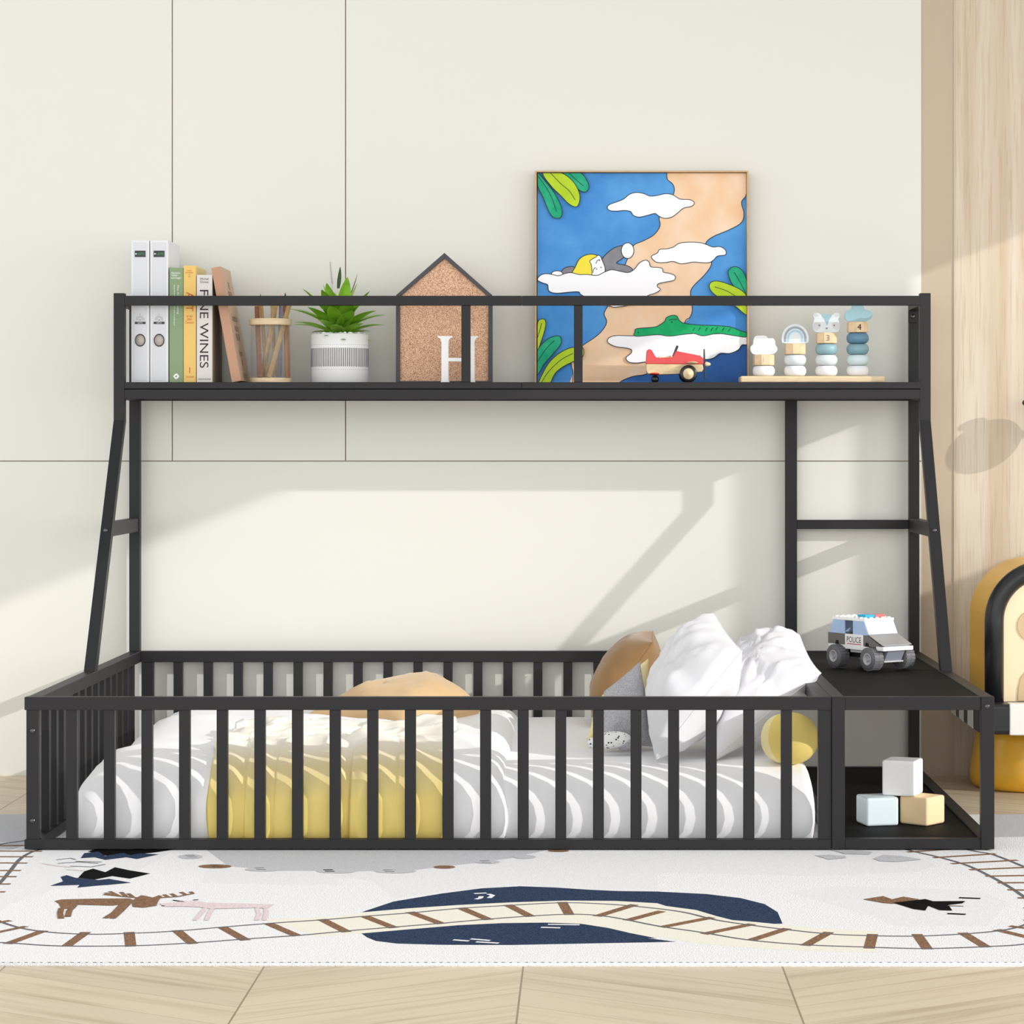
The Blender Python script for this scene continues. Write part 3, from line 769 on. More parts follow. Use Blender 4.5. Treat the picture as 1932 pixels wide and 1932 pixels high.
shape([(720, 1895), (800, 1840), (900, 1800), (1010, 1780), (1200, 1640), (1400, 1560), (1842, 1480), (1842, 1895)], 9, line=False)
def sand_part(pts):
    lay[0] += 1; d = lay[0] * .00025; flat(bm, pts, clampf(d), 1)
k1 = sand.index((720, 1150)); k2 = sand.index((1325, 1355))
s_up = cr(sand[:k1 + 1], 4, False) + cr(sand[k2:], 4, False)
s_lo = cr(sand[k1:k2 + 1], 4, False)
cl = lambda q: [(min(max(u, 104), 1842), min(max(v, 108), 1895)) for u, v in q]
s_lo = [p for p in s_lo if p[1] < 1894]
sand_part(cl(s_up)); sand_part(cl(s_lo))
i1 = sand.index((395, 1895)); shape(sand[:i1 + 1], None, closed=False); shape(sand[i1 + 1:], None, closed=False)
shape([(685, 395), (705, 370), (760, 350), (820, 325), (870, 285), (930, 270), (990, 280), (1040, 300), (1100, 295), (1170, 280), (1230, 290), (1290, 325), (1370, 330), (1408, 355), (1385, 385), (1320, 400), (1270, 440), (1220, 475), (1160, 485), (1110, 465), (1080, 445), (1020, 460), (950, 475), (900, 460), (880, 430), (830, 420), (760, 425), (705, 420)], 2)
shape([(1050, 805), (1100, 775), (1120, 745), (1180, 740), (1235, 725), (1280, 695), (1350, 685), (1450, 688), (1510, 705), (1560, 725), (1620, 722), (1665, 750), (1665, 790), (1600, 800), (1570, 830), (1530, 855), (1460, 855), (1400, 850), (1300, 865), (1230, 845), (1160, 855), (1090, 850)], 2)
# the sleeping child
shape([(640, 830), (690, 770), (760, 725), (830, 715), (855, 770), (810, 820), (760, 860), (850, 880), (895, 915), (850, 940), (720, 940), (665, 940), (655, 870)], 6)
shape([(300, 945), (330, 900), (400, 888), (420, 925), (400, 960), (340, 960)], 6)
shape([(853 + 52 * math.cos(a), 755 + 65 * math.sin(a)) for a in [2 * PI * i / 16 for i in range(16)]], 2)
shape([(268 + 46 * math.cos(a), 948 + 24 * math.sin(a)) for a in [2 * PI * i / 16 for i in range(16)]], 2)
shape([(600, 795), (625, 800), (640, 830), (665, 900), (655, 960), (600, 985), (550, 975), (540, 880), (535, 845), (570, 815)], 2)
shape([(390, 955), (420, 890), (450, 830), (500, 795), (560, 785), (600, 800), (560, 825), (538, 845), (552, 880), (548, 975), (450, 985)], 7)
for l in ([(590, 865), (600, 840), (622, 828)], [(565, 940), (570, 912), (588, 895)]): shape(l, None, closed=False, lw_=5)
for (u, v) in ((632, 895), (595, 908), (620, 838)): shape([(u - 4, v - 4), (u + 4, v - 4), (u + 4, v + 4), (u - 4, v + 4)], 8, False, False)
shape([(105, 1000), (125, 965), (170, 948), (230, 955), (280, 965), (340, 945), (390, 940), (450, 955), (520, 955), (600, 962), (660, 935), (720, 915), (800, 930), (860, 938), (910, 910), (950, 860), (1000, 835), (1030, 850), (1045, 890), (1100, 895), (1140, 905), (1150, 935), (1200, 945), (1245, 965), (1240, 1000), (1180, 1015), (1110, 1030), (1100, 1055), (1125, 1080), (1080, 1110), (1020, 1130), (900, 1200), (760, 1225), (690, 1212), (480, 1130), (450, 1100), (380, 1100), (260, 1110), (200, 1090), (190, 1040), (150, 1025)], 2)
shape([(685, 1510), (700, 1480), (760, 1462), (900, 1465), (1100, 1455), (1200, 1465), (1400, 1445), (1550, 1450), (1700, 1445), (1842, 1475), (1842, 1535), (1800, 1540), (1770, 1580), (1700, 1610), (1620, 1610), (1560, 1650), (1480, 1660), (1300, 1650), (1100, 1660), (1000, 1680), (920, 1690), (860, 1680), (840, 1645), (880, 1610), (885, 1580), (840, 1565), (760, 1555), (710, 1535)], 2)
shape([(915, 1430), (930, 1405), (1050, 1395), (1100, 1385), (1160, 1345), (1175, 1315), (1220, 1295), (1260, 1300), (1280, 1335), (1320, 1360), (1450, 1375), (1550, 1378), (1700, 1390), (1780, 1420), (1842, 1440), (1842, 1475), (1750, 1465), (1600, 1445), (1480, 1465), (1400, 1445), (1300, 1455), (1200, 1467), (1100, 1455), (920, 1468)], 5)
for (a, b) in ((1395, 1425), (1440, 1425), (1500, 1425), (1545, 1425), (1585, 1420), (1640, 1425), (1690, 1430)): shape([(a, b), (a + 5, b - 15), (a + 18, b - 28)], None, closed=False, lw_=5)
shape([(1195, 1335), (1230, 1326), (1262, 1330)], None, closed=False, lw_=5)
for (u, v) in ((1220, 1350), (942, 1437)): shape([(u - 5, v - 5), (u + 5, v - 5), (u + 5, v + 5), (u - 5, v + 5)], 8, False, False)
for pts, mi, mid in (
    ([(320, 108), (460, 108), (520, 180), (530, 235), (500, 268), (450, 250), (400, 190)], 3, [(370, 112), (430, 170), (488, 218)]),
    ([(150, 108), (300, 108), (400, 180), (450, 270), (455, 340), (430, 390), (370, 370), (290, 290), (220, 220)], 4, [(215, 112), (300, 200), (370, 260), (418, 335)]),
    ([(104, 108), (170, 180), (240, 270), (290, 360), (310, 440), (290, 485), (240, 480), (200, 430), (150, 310), (104, 210)], 3, [(110, 135), (180, 235), (225, 320), (262, 430)]),
    ([(1740, 890), (1690, 920), (1695, 980), (1740, 1060), (1842, 1135), (1842, 1010), (1800, 920)], 3, [(1735, 935), (1780, 1010), (1832, 1110)]),
    ([(1530, 1060), (1545, 1020), (1600, 1010), (1700, 1040), (1800, 1090), (1842, 1150), (1842, 1290), (1740, 1215), (1620, 1150), (1560, 1110)], 4, [(1575, 1058), (1680, 1095), (1780, 1160), (1838, 1220)]),
    ([(104, 1370), (140, 1325), (172, 1340), (170, 1400), (140, 1500), (104, 1580)], 4, [(140, 1360), (125, 1420), (106, 1480)]),
    ([(104, 1690), (104, 1590), (180, 1500), (260, 1465), (300, 1480), (295, 1540), (230, 1620), (160, 1700), (106, 1790)], 3, [(245, 1505), (180, 1570), (106, 1680)]),
    ([(110, 1880), (180, 1720), (260, 1630), (340, 1580), (405, 1560), (480, 1560), (480, 1640), (400, 1680), (320, 1720), (250, 1780), (195, 1880)], 4, [(400, 1610), (300, 1665), (200, 1760), (140, 1850)])):
    shape(pts, mi); shape(mid, None, closed=False, lw_=5)
mk('canvas', bm, pm, pt)
f0 = pf(0)
def bar(bm, u0, u1, v0, v1, d0, d1):
    vs = []
    for d in (d0, d1):
        f = pf(-d)
        for (u, v) in ((u0, v0), (u1, v0), (u1, v1), (u0, v1)):
            x, y, z = f(u, v); vs.append(bm.verts.new((x, y, max(z, SZ + (.0005 if v1 >= 1890 and v == v1 else .0005)))))
    for fc in ((0, 1, 2, 3), (7, 6, 5, 4), (0, 4, 5, 1), (1, 5, 6, 2), (2, 6, 7, 3), (3, 7, 4, 0)): bm.faces.new([vs[i] for i in fc])
bm = BM()
bar(bm, 84, 98, 93, 1900, -.016, .022); bar(bm, 1842, 1856, 93, 1900, -.016, .022); bar(bm, 98, 1842, 93, 104, -.016, .022); bar(bm, 98, 1842, 1870, 1900, -.004, .022)
mk('frame', bm, M['oak'], pt, .0005)
bm = BM(); bar(bm, 98, 1842, 104, 1890, .001, .01); mk('backing', bm, M['black_matt'], pt)

# ---- toy plane
Ya = 1.225
def ap(u, v): px, py = 990 + u / 4.391, 300 + v / 4.391; return (PXm(px, Ya), PZm(py, Ya))
pl = thing('toy_airplane', 'small red and pale wood toy airplane before the painting', 'toy airplane', (ap(1230, 0)[0], Ya, SZ))
hwid = .024
mk('body', prism(BM(), [ap(*p) for p in ((1003, 1700), (1470, 1703), (1478, 1740), (1465, 1765), (1300, 1782), (1120, 1788), (1020, 1782), (1005, 1760))], Ya - hwid, Ya + hwid), M['planewood'], pl, .003)
mk('cowling', prism(BM(), [ap(*p) for p in ((1001, 1700), (1008, 1590), (1025, 1578), (1048, 1582), (1085, 1645), (1110, 1652), (1220, 1645), (1250, 1592), (1270, 1596), (1450, 1632), (1478, 1655), (1478, 1703))], Ya - hwid - .0005, Ya + hwid + .0005), M['red'], pl, .002)
mk('windshield', prism(BM(), [ap(*p) for p in ((1222, 1632), (1256, 1545), (1274, 1552), (1240, 1640))], Ya - .016, Ya + .016), M['black'], pl, .001)
mk('seat', prism(BM(), [ap(*p) for p in ((1105, 1650), (1105, 1640), (1155, 1642), (1205, 1630), (1215, 1638), (1205, 1655), (1145, 1664))], Ya - .017, Ya + .017), M['planewood'], pl, .001)
c = ap(1352, 1782); r_ = ap(1352, 1710)[1] - c[1]
for s in (-1, 1):
    yw = Ya + s * .034
    wl = mk('wheel', lathe(BM(), [(r_ * .62, -.008), (r_ * .9, -.008), (r_, -.004), (r_, .004), (r_ * .9, .008), (r_ * .62, .008)], (c[0], yw, c[1]), 36, 'y', cap=False), M['black'], pl)
    q = mk('hub', lathe(BM(), [(.0001, -.0085), (r_ * .1, -.0095), (r_ * .12, -.007), (r_ * .74, -.0078), (r_ * .78, -.006), (r_ * .78, .007), (.0001, .0075)], (c[0], yw, c[1]), 36, 'y'), M['pine'], None); q.parent = wl
a0 = ap(1080, 1822); r2_ = ap(0, 1790)[1] - a0[1]
mk('tail_wheel', lathe(BM(), [(.0001, -.006), (r2_ * .7, -.006), (r2_, -.002), (r2_, .002), (r2_ * .7, .006), (.0001, .006)], (a0[0], Ya, SZ + r2_ + .0005), 24, 'y'), M['black'], pl)
bm = BM(); ellipsoid(bm, (ap(1075, 0)[0], Ya, ap(0, 1780)[1]), (.018, .04, .0045), 20); mk('tail_wing', bm, M['red'], pl)
bm = BM(); ellipsoid(bm, (ap(1385, 0)[0], Ya, ap(0, 1690)[1]), (.017, .075, .004), 24); mk('wing', bm, M['pine'], pl)
px_ = ap(1488, 1700)
mk('propeller', prism(BM(), [ap(1481, 1575), ap(1491, 1575), ap(1496, 1700), ap(1498, 1818), ap(1488, 1822), ap(1480, 1700)], Ya - .006, Ya + .006), M['black'], pl, .001)
mk('propeller_hub', lathe(BM(), [(.0001, -.004), (.005, -.002), (.0075, .006), (.004, .0165), (.0001, .0185)], (px_[0], Ya, px_[1]), 16, 'x'), M['pine'], pl)

# ---- stacking toy
Ys = 1.255
bx0, bx1 = PXm(1395, Ys), PXm(1667, Ys); bz = PZm(710.3, Ys)
base = thing('stacking_board', 'flat pale wooden board carrying the four toy stacks', 'stacking toy', ((bx0 + bx1) / 2, Ys, SZ))
mk('board', box(BM(), bx0, bx1, Ys - .05, Ys + .05, SZ + .0005, bz), M['pine'], base, .005, 3)
RU = (PZm(0, Ys) - PZm(20.6, Ys)); rr_ = .0325
xsx = [PXm(p, Ys) for p in (1441, 1500, 1559, 1618)]
for i, x in enumerate(xsx):
    n_ = [1, 2, 3, 4][i]
    mk('peg', lathe(BM(), [(.0001, 0), (.006, 0), (.006, RU * (n_ + 1) - .004), (.004, RU * (n_ + 1) - .002), (.0001, RU * (n_ + 1) - .002)], (x, Ys, bz), 12), M['pine'], base)
ringcol = [[0], [0, 1], [0, 1, 3], [0, 2, 4, 5]]
names = [['white ring under the block of the shortest toy stack'],
         ['lowest white ring of the rainbow stack', 'pale grey ring beneath the block of the rainbow stack'],
         ['lowest white ring of the raccoon stack', 'pale grey middle ring of the raccoon stack', 'blue-grey ring under the number 3 block'],
         ['lowest white ring of the tallest toy stack', 'light blue-grey ring, second from the bottom of the tallest stack', 'blue-green ring, third from the bottom of the tallest stack', 'darkest blue ring, right under the number 4 block']]
def torus_ring(c, m_, lab):
    bm = BM(); h = RU - .0006; prof = []
    for k in range(17):
        a = -PI / 2 + PI * k / 16
        prof.append((rr_ - .014 + .014 * max(0, math.cos(a)) ** .8, h / 2 + h / 2 * math.sin(a)))
    prof = [(.0075, 0)] + prof + [(.0075, h)] + [(.0065, h / 2)]
    prof.append(prof[0])
    lathe(bm, prof, (0, 0, 0), 36)
    o = mk('toy_ring', bm, m_); o.location = c; tag(o, lab, 'toy ring', 'rings of the stacking toy'); return o
def topper_prism(pts, x, z, th=.012): return prism(BM(), [(p[0], p[1]) for p in pts], Ys - th / 2, Ys + th / 2)
tops = []
for i, x in enumerate(xsx):
    z = bz + .0003
    for k, ci in enumerate(ringcol[i]):
        torus_ring((x, Ys, z), M['r%d' % ci], names[i][k]); z += RU
    # wooden number block
    bm = BM(); hB = RU - .0008
    ring = []
    prof = [(.0075, 0), (rr_ - .0035, 0), (rr_ - .0015, .002), (rr_ - .0015, hB - .002), (rr_ - .0035, hB), (.0075, hB), (.0075, 0)]
    lathe(bm, prof, (0, 0, 0), 8, smooth=False)
    bmesh.ops.rotate(bm, cent=(0, 0, 0), matrix=Matrix.Rotation(PI / 8 + .12, 3, 'Z'), verts=bm.verts)
    lab = ['plain wooden block on the shortest toy stack', 'wooden block holding up the rainbow', 'wooden block numbered 3 under the raccoon face', 'wooden block numbered 4 on the tallest stack'][i]
    t = thing('number_block', lab, 'toy block', (x, Ys, z), 'wooden blocks of the stacking toy', world=False)
    mk('block', bm, M['blockwood'], t)
    if i != 1:
        s = ['1', '', '3', '4'][i]
        text('number', s, [M['line'], None, M['ink_grey'], M['ink']][i], t, (.002 if i else 0, -rr_ + .002, hB / 2), h=.0175)
    tops.append((x, z + RU))
def tp(px, py, x, z0, cxp, bp): return (x + (px - cxp) * (D0 + Ys) / F, z0 + (bp - py) * (D0 + Ys) / F)
def zoomed(pts, cx_, by_, x, z): return [(x + (u - cx_) / 6.44 * (D0 + Ys) / F, z + (by_ - v) / 6.44 * (D0 + Ys) / F) for u, v in pts]
x, z = tops[0]; pts = cr([(160, 705), (215, 705), (330, 705), (400, 690), (432, 640), (405, 590), (400, 540), (370, 505), (320, 510), (290, 480), (230, 475), (160, 485), (140, 530), (135, 580), (105, 610), (105, 660), (130, 695)], 4)
o = mk('toy_topper', topper_prism(zoomed(pts, 265, 705, x, z), 0, 0), M['r0'], None, .001); tag(o, 'white cloud topper on the shortest toy stack', 'toy topper', 'toppers of the stacking toy'); origin(o, (x, Ys, z))
x, z = tops[1]
t = thing('toy_topper', 'rainbow arch topper painted grey and pale blue', 'toy topper', (x, Ys, z), 'toppers of the stacking toy')
arch = [(480, 560), (475, 530)] + [(640 + 165 * math.cos(a), 510 - 175 * math.sin(a)) for a in [PI - PI * i / 20 for i in range(21)]] + [(805, 530), (795, 560), (760, 572), (520, 572)]
mk('body', topper_prism(zoomed(arch, 640, 572, x, z), 0, 0), M['r1'], t, .001)
for R1, R2, m_ in ((140, 114, 'rain1'), (100, 76, 'rain2')):
    a1 = [(640 + R1 * .97 * math.cos(a), 510 - R1 * 1.05 * math.sin(a)) for a in [PI - PI * i / 20 for i in range(21)]]; a2 = [(640 + R2 * .97 * math.cos(a), 510 - R2 * 1.05 * math.sin(a)) for a in [PI * i / 20 for i in range(21)]]
    pts = [(640 - R1 * .97, 552)] + a1 + [(640 + R1 * .97, 552), (640 + R2 * .97, 552)] + a2 + [(640 - R2 * .97, 552)]
    mk('painted_arc', prism(BM(), zoomed(pts, 640, 572, x, z), Ys - .0066, Ys - .0055), M[m_], t)
x, z = tops[2]
t = thing('toy_topper', 'raccoon face topper with small round ears', 'toy topper', (x, Ys, z), 'toppers of the stacking toy')
face = cr([(900, 425), (1030, 432), (1160, 422), (1190, 370), (1190, 320), (1170, 270), (1188, 225), (1165, 195), (1130, 195), (1100, 220), (1030, 205), (970, 218), (935, 195), (895, 192), (865, 220), (880, 270), (862, 320), (862, 370)], 4)
mk('body', topper_prism(zoomed(face, 1028, 432, x, z), 0, 0), M['r1'], t, .001)
def dec(name, pts, m_, k=0): mk(name, prism(BM(), zoomed(pts, 1028, 432, x, z), Ys - .0066 - k * .0003, Ys - .0055), m_, t)
dec('forehead_patch', cr([(970, 218), (1030, 208), (1095, 220), (1060, 275), (1035, 345), (1005, 275)], 3), M['topblue'])
dec('eye_patch', cr([(872, 315), (940, 308), (962, 340), (940, 385), (905, 405), (872, 375)], 3), M['topgrey']); dec('eye_patch', cr([(1186, 315), (1115, 308), (1092, 340), (1115, 385), (1155, 405), (1186, 375)], 3), M['topgrey'])
for u in (940, 1122): dec('eye', [(u + 11 * math.cos(a), 345 + 11 * math.sin(a)) for a in [2 * PI * i / 12 for i in range(12)]], M['ink_grey'], 1)
dec('nose', [(1012, 372), (1048, 372), (1030, 395)], M['ink_grey'], 1)
for u, v in ((900, 220), (1155, 222)): dec('ear_patch', [(u + 24 * math.cos(a), v + 20 * math.sin(a)) for a in [2 * PI * i / 12 for i in range(12)]], M['topgrey'])
x, z = tops[3]; pts = cr([(1300, 292), (1400, 296), (1500, 292), (1560, 265), (1588, 215), (1560, 165), (1500, 150), (1480, 110), (1440, 78), (1380, 72), (1345, 95), (1330, 140), (1275, 165), (1248, 210), (1260, 265)], 4)
o = mk('toy_topper', topper_prism(zoomed(pts, 1408, 296, x, z), 0, 0), M['topblue'], None, .001); tag(o, 'blue-grey cloud topper on the tallest toy stack', 'toy topper', 'toppers of the stacking toy'); origin(o, (x, Ys, z))
# ================================================================= bedding
PROF = [(.016, 0), (.004, .12), (0, .3), (.003, .48), (.014, .64), (.034, .78), (.062, .885), (.1, .955), (.15, .99), (.2, 1.0)]
def slab(x0, x1, y0, y1, zb, zt, nx, ny, k=1.0, topf=None, amp=.004, seed=0, nsc=7, round_=.02, left=1.0, right=1.0):
    fine = []
    for (a, b) in zip(PROF, PROF[1:]):
        for t in (0, .5): fine.append((a[0] + (b[0] - a[0]) * t, a[1] + (b[1] - a[1]) * t))
    fine.append(PROF[-1])
    def axis(a, b, n, ka, kb):
        L = [(a + i * ka, f) for i, f in fine]; R = [(b - i * kb, f) for i, f in reversed(fine)]
        m = [(L[-1][0] + (R[0][0] - L[-1][0]) * t / n, 1.0) for t in range(1, n)]
        return L + m + R
    ax, ay = axis(x0, x1, nx, k * left, k * right), axis(y0, y1, ny, k, k)
    bm = BM(); g_ = []
    for x, fx_ in ax:
        row = []
        for y, fy_ in ay:
            c = round_ * (1 - fx_) * (1 - fy_)
            xx = x + (c if x < (x0 + x1) / 2 else -c); yy = y + (c if y < (y0 + y1) / 2 else -c)
            f = fx_ * fy_; zt_ = zt + (topf(xx, yy) if topf else 0)
            row.append(bm.verts.new((xx, yy, zb + (zt_ - zb) * f)))
        g_.append(row)
    for a, b in zip(g_, g_[1:]):
        for j in range(len(ay) - 1):
            f = bm.faces.new((a[j], b[j], b[j + 1], a[j + 1])); f.smooth = True
    bm.normal_update()
    off = Vector((seed * 3.1, seed * 7.7, 0))
    for v in bm.verts:
        h = (v.co.z - zb) / (zt - zb)
        w_ = noise.noise((v.co + off) * nsc) + .5 * noise.noise((v.co + off) * nsc * 2.3)
        v.co += v.normal * w_ * amp * min(1, h * 4 + .2)
    return bm, ax, ay
# mattress
MZ = .19
bm, _, _ = slab(fx(125) + .01, fx(1544), .055, 1.385, .012, MZ, 60, 46, k=.8, amp=.003, seed=2, nsc=6, right=.2)
o = mk('mattress', bm, M['white_cloth']); tag(o, 'low mattress in a smooth white fitted sheet inside the black bed', 'mattress'); origin(o, (fx(830), .72, .012))
# duvet
def dtop(x, y):
    a = noise.noise(Vector((x * 2.2, y * 2.2, 5.0))) * .014
    b = .012 * math.exp(-((x - fx(640)) / .35) ** 2) * math.exp(-((y - 1.0) / .4) ** 2)
    rid = .012 * (1 - abs(noise.noise(Vector((x * 3.5 + y * 2.0, y * 1.2, 1.0))))) ** 4
    return a + b + rid
bm, dax, day = slab(fx(122), fx(965), .044, 1.394, .01, .218, 90, 60, k=1.0, topf=dtop, amp=.0075, seed=5, nsc=5, round_=.035, left=1.15, right=.35)
for v in bm.verts:
    # long soft pleats on the hanging front side
    if v.co.y < .14 and v.co.z < .2 and not fx(375) < v.co.x < fx(850): v.co.y -= .006 * (abs(math.sin(v.co.x * 9.3 + 1.0)) ** .5 - .5)
    if v.co.y < .032: v.co.y = .032 + (v.co.y - .032) * .2
o = mk('duvet', bm, M['white_cloth']); tag(o, 'puffy white duvet over the foot half of the mattress', 'duvet'); origin(o, (fx(540), .72, .01))
# yellow blanket: a sheet that follows the duvet's front and top
def dz(x, y): return .218 + dtop(x, y)
path = []
for i, f in PROF: path.append((.044 + i, f))
def ppt(s, x):
    """s in 0..1 front hem to top hem -> (y, z, ny, nz)"""
    L = [0]
    for a, b in zip(path, path[1:]): L.append(L[-1] + math.hypot(b[0] - a[0], (b[1] - a[1]) * .208))
    tot = L[-1]; full = tot + TOPLEN(x); d = s * full
    if d >= tot: y = path[-1][0] + d - tot; return y, dz(x, y), 0, 1, d
    for k in range(len(L) - 1):
        if L[k + 1] >= d:
            t = (d - L[k]) / (L[k + 1] - L[k]); a, b = path[k], path[k + 1]
            y = a[0] + (b[0] - a[0]) * t; fz_ = a[1] + (b[1] - a[1]) * t; z = .01 + (dz(x, y) - .01) * fz_
            ty, tz = b[0] - a[0], (b[1] - a[1]) * .208; l = math.hypot(ty, tz); return y, z, -tz / l, ty / l, d
def TOPLEN(x):
    return .33 + .07 * noise.noise(Vector((x * 3, 1.5, 0))) + .03 * math.sin(x * 14)
bx0_, bx1_ = fx(389), fx(836)
creases = [(fx(456), .5), (fx(512), .2), (fx(655), .9), (fx(745), .3)]
bm = BM(); uvl = bm.loops.layers.uv.new('UVMap'); nx, ns = 240, 120; rows = []; uvs = {}
for i in range(nx + 1):
    t = i / nx; row = []
    for j in range(ns + 1):
        s = j / ns; x = bx0_ + (bx1_ - bx0_) * t
        y, z, ny, nz, d = ppt(s, x)
        top = max(0, min(1, (d - .2) / .12)); front = 1 - top
        off = .013
        pl_ = 0
        for cx_, a_ in creases:
            q = (x - cx_ - .01 * math.sin(z * 18)) / .022
            pl_ -= a_ * .010 * math.exp(-q * q) - a_ * .007 * math.exp(-((q - 1.6) ** 2)) - a_ * .005 * math.exp(-((q + 1.8) ** 2))
            dd = x - cx_ - .006 * math.sin(z * 14)          # the fold's raised lip, falling away to the right
            if dd > -.003: pl_ += a_ * .013 * min(1, (dd + .003) / .004) * math.exp(-max(0, dd) / .045)
        off += pl_ * (front * .9 + .35)
        off += .006 * noise.noise(Vector((x * 12, d * 5, 3.3))) 
        cr_ = noise.noise(Vector((x * 7 + y * 3, y * 9 - x * 4, 8.1))); cr2 = noise.noise(Vector((x * 16, y * 15, 2.2)))
        off += top * (.015 * (1 - abs(cr_)) ** 5 + .008 * cr2 + .004)
        xx = x + front * .004 * math.sin(z * 30 + 2) * (1 if i in (0, nx) else .3) + top * .03 * noise.noise(Vector((y * 5, .3 if t < .5 else 4.0, 0)))
        yy = y + ny * off; yy = max(yy, .031)
        if (i in (0, nx) or j == ns): off *= .3; yy = max(y + ny * max(off, .004), .031)
        v = bm.verts.new((xx, yy, max(z + nz * off, .012)))
        uvs[v] = (t, min(1, d / .30)); row.append(v)
    rows.append(row)
for a, b in zip(rows, rows[1:]):
    for j in range(ns):
        f = bm.faces.new((a[j], b[j], b[j + 1], a[j + 1])); f.smooth = True
        for l in f.loops: l[uvl].uv = uvs[l.vert]
bl = thing('throw_blanket', 'yellow throw blanket fading to cream, draped over the white duvet', 'blanket', ((bx0_ + bx1_) / 2, .3, .01))
q = mk('blanket', bm, M['blanket'], bl)
sd = q.modifiers.new('solid', 'SOLIDIFY'); sd.thickness = .005; sd.offset = 0
# little tassel tufts along the hem
bm = BM(); rnd = random.Random(9)
for (a, b) in ((392, 412), (432, 447), (468, 476), (644, 664)):
    px = a
    while px < b:
        c = Vector((fx(px), .034 + rnd.uniform(-.002, .002), .016)); ellipsoid(bm, tuple(c), (.003, .003, .006), 8); px += rnd.uniform(2.5, 4)
q = mk('tassels', bm, M['blanket'], bl); q['kind'] = 'stuff'

# ---- cushions
def cushion(name, label, cat, quad, t, m_, group=None, seed=0, wr=.006, piping=None, pinch=.05, n=30, pw=.55, sag=0, seam_r=.0014, back=None, band=None):
    A, B, C, D = [Vector(p) for p in quad]
    nrm = (B - A).cross(D - A).normalized()
    cen = (A + B + C + D) / 4
    low = min((A, B, C, D), key=lambda p: p.z)
    th = thing(name, label, cat, tuple(low), group)
    bm = BM(); sides = []
    def pos(u, v):
        uu = u * (1 - pinch * (1 - v * v)); vv = v * (1 - pinch * (1 - u * u))
        a, b = (uu + 1) / 2, (vv + 1) / 2
        return A * (1 - a) * (1 - b) + B * a * (1 - b) + C * a * b + D * (1 - a) * b
    for s in (1, -1):
        g_ = []
        for i in range(n + 1):
            u = math.sin((-1 + 2 * i / n) * PI / 2); row = []
            for j in range(n + 1):
                v = math.sin((-1 + 2 * j / n) * PI / 2)
                f = (max(0, (1 - abs(u) ** 2.6)) * max(0, (1 - abs(v) ** 2.6))) ** pw
                p = pos(u, v)
                # creases that run in from the corners
                edge = max(abs(u), abs(v)); ang = math.atan2(v, u)
                w_ = noise.noise(Vector((ang * 2.6 + seed, edge * 1.3, s * 3.0))) * wr * (f ** .5) * 1.5 + noise.noise(p * 9 + Vector((seed, 0, s))) * wr * f ** .5
                w2 = (1 - abs(noise.noise(Vector((u * 1.6 + seed * 2, v * 3.2, s * 2 + seed))))) ** 6 * wr * f ** .5
                p = p + nrm * s * (t / 2 * f + w_ + w2)
                p.z -= sag * f
                row.append(bm.verts.new(p))
            g_.append(row)
        for a, b in zip(g_, g_[1:]):
            for j in range(n):
                f = bm.faces.new((a[j], b[j], b[j + 1], a[j + 1]) if s > 0 else (a[j], a[j + 1], b[j + 1], b[j])); f.smooth = True
                f.material_index = 1 if ((s < 0 and back) or (band and i < n * .30)) else 0
    bmesh.ops.remove_doubles(bm, verts=bm.verts, dist=1e-4)
    mk('cover', bm, [m_] + ([back] if back else []) + ([band] if band else []), th)
    pts = [pos(-1 + 2 * k / 20, -1) for k in range(21)] + [pos(1, -1 + 2 * k / 20) for k in range(1, 21)] + [pos(1 - 2 * k / 20, 1) for k in range(1, 21)] + [pos(-1, 1 - 2 * k / 20) for k in range(1, 21)]
    mk('piping', tube(BM(), pts, seam_r, 6), piping or m_, th)
    return th
wp = 'white bed pillows'
cushion('pillow', 'large white pillow standing tallest at the head of the bed, front one', 'pillow', [P(1238, 1433, .13), P(1400, 1228, .24), P(1347, 1156, .66), P(1236, 1330, .52)], .185, M['pillow_cloth'], wp, 1, wr=.009, pinch=.04, n=44)
cushion('pillow', 'white pillow slumped behind the tallest one, beside the side table', 'pillow', [P(1338, 1440, .17), P(1549, 1270, .40), P(1508, 1197, .86), P(1396, 1208, .80)], .155, M['pillow_cloth'], wp, 7, wr=.010, pinch=.06, n=44)
cushion('cushion', 'caramel brown velvet cushion leaning by the back rail', 'cushion', [P(1122, 1366, .92), P(1232, 1212, .98), P(1232, 1190, 1.28), P(1133, 1330, 1.25)], .155, M['brown'], None, 3, wr=.003, pinch=.02, pw=.6)
cushion('cushion', 'pale yellow cushion tucked between the grey and brown ones', 'cushion', [P(1108, 1396, .46), P(1222, 1376, .52), P(1223, 1243, .68), P(1122, 1330, .62)], .09, M['cream'], None, 4, wr=.003)
cushion('cushion', 'grey knitted cushion standing on its corner before the brown one', 'cushion', [P(1132, 1404, .36), P(1232, 1408, .40), P(1207, 1249, .52), P(1140, 1305, .45)], .10, M['grey_knit'], None, 5, wr=.002, pinch=.03, band=M['dotted'])
cushion('cushion', 'tan velvet cushion lying flat on top of the duvet', 'cushion', [P(576, 1350, .86), P(762, 1374, .64), P(908, 1338, .90), P(842, 1299, 1.14)], .175, M['tan'], None, 6, wr=.007, pinch=.10, pw=.5)
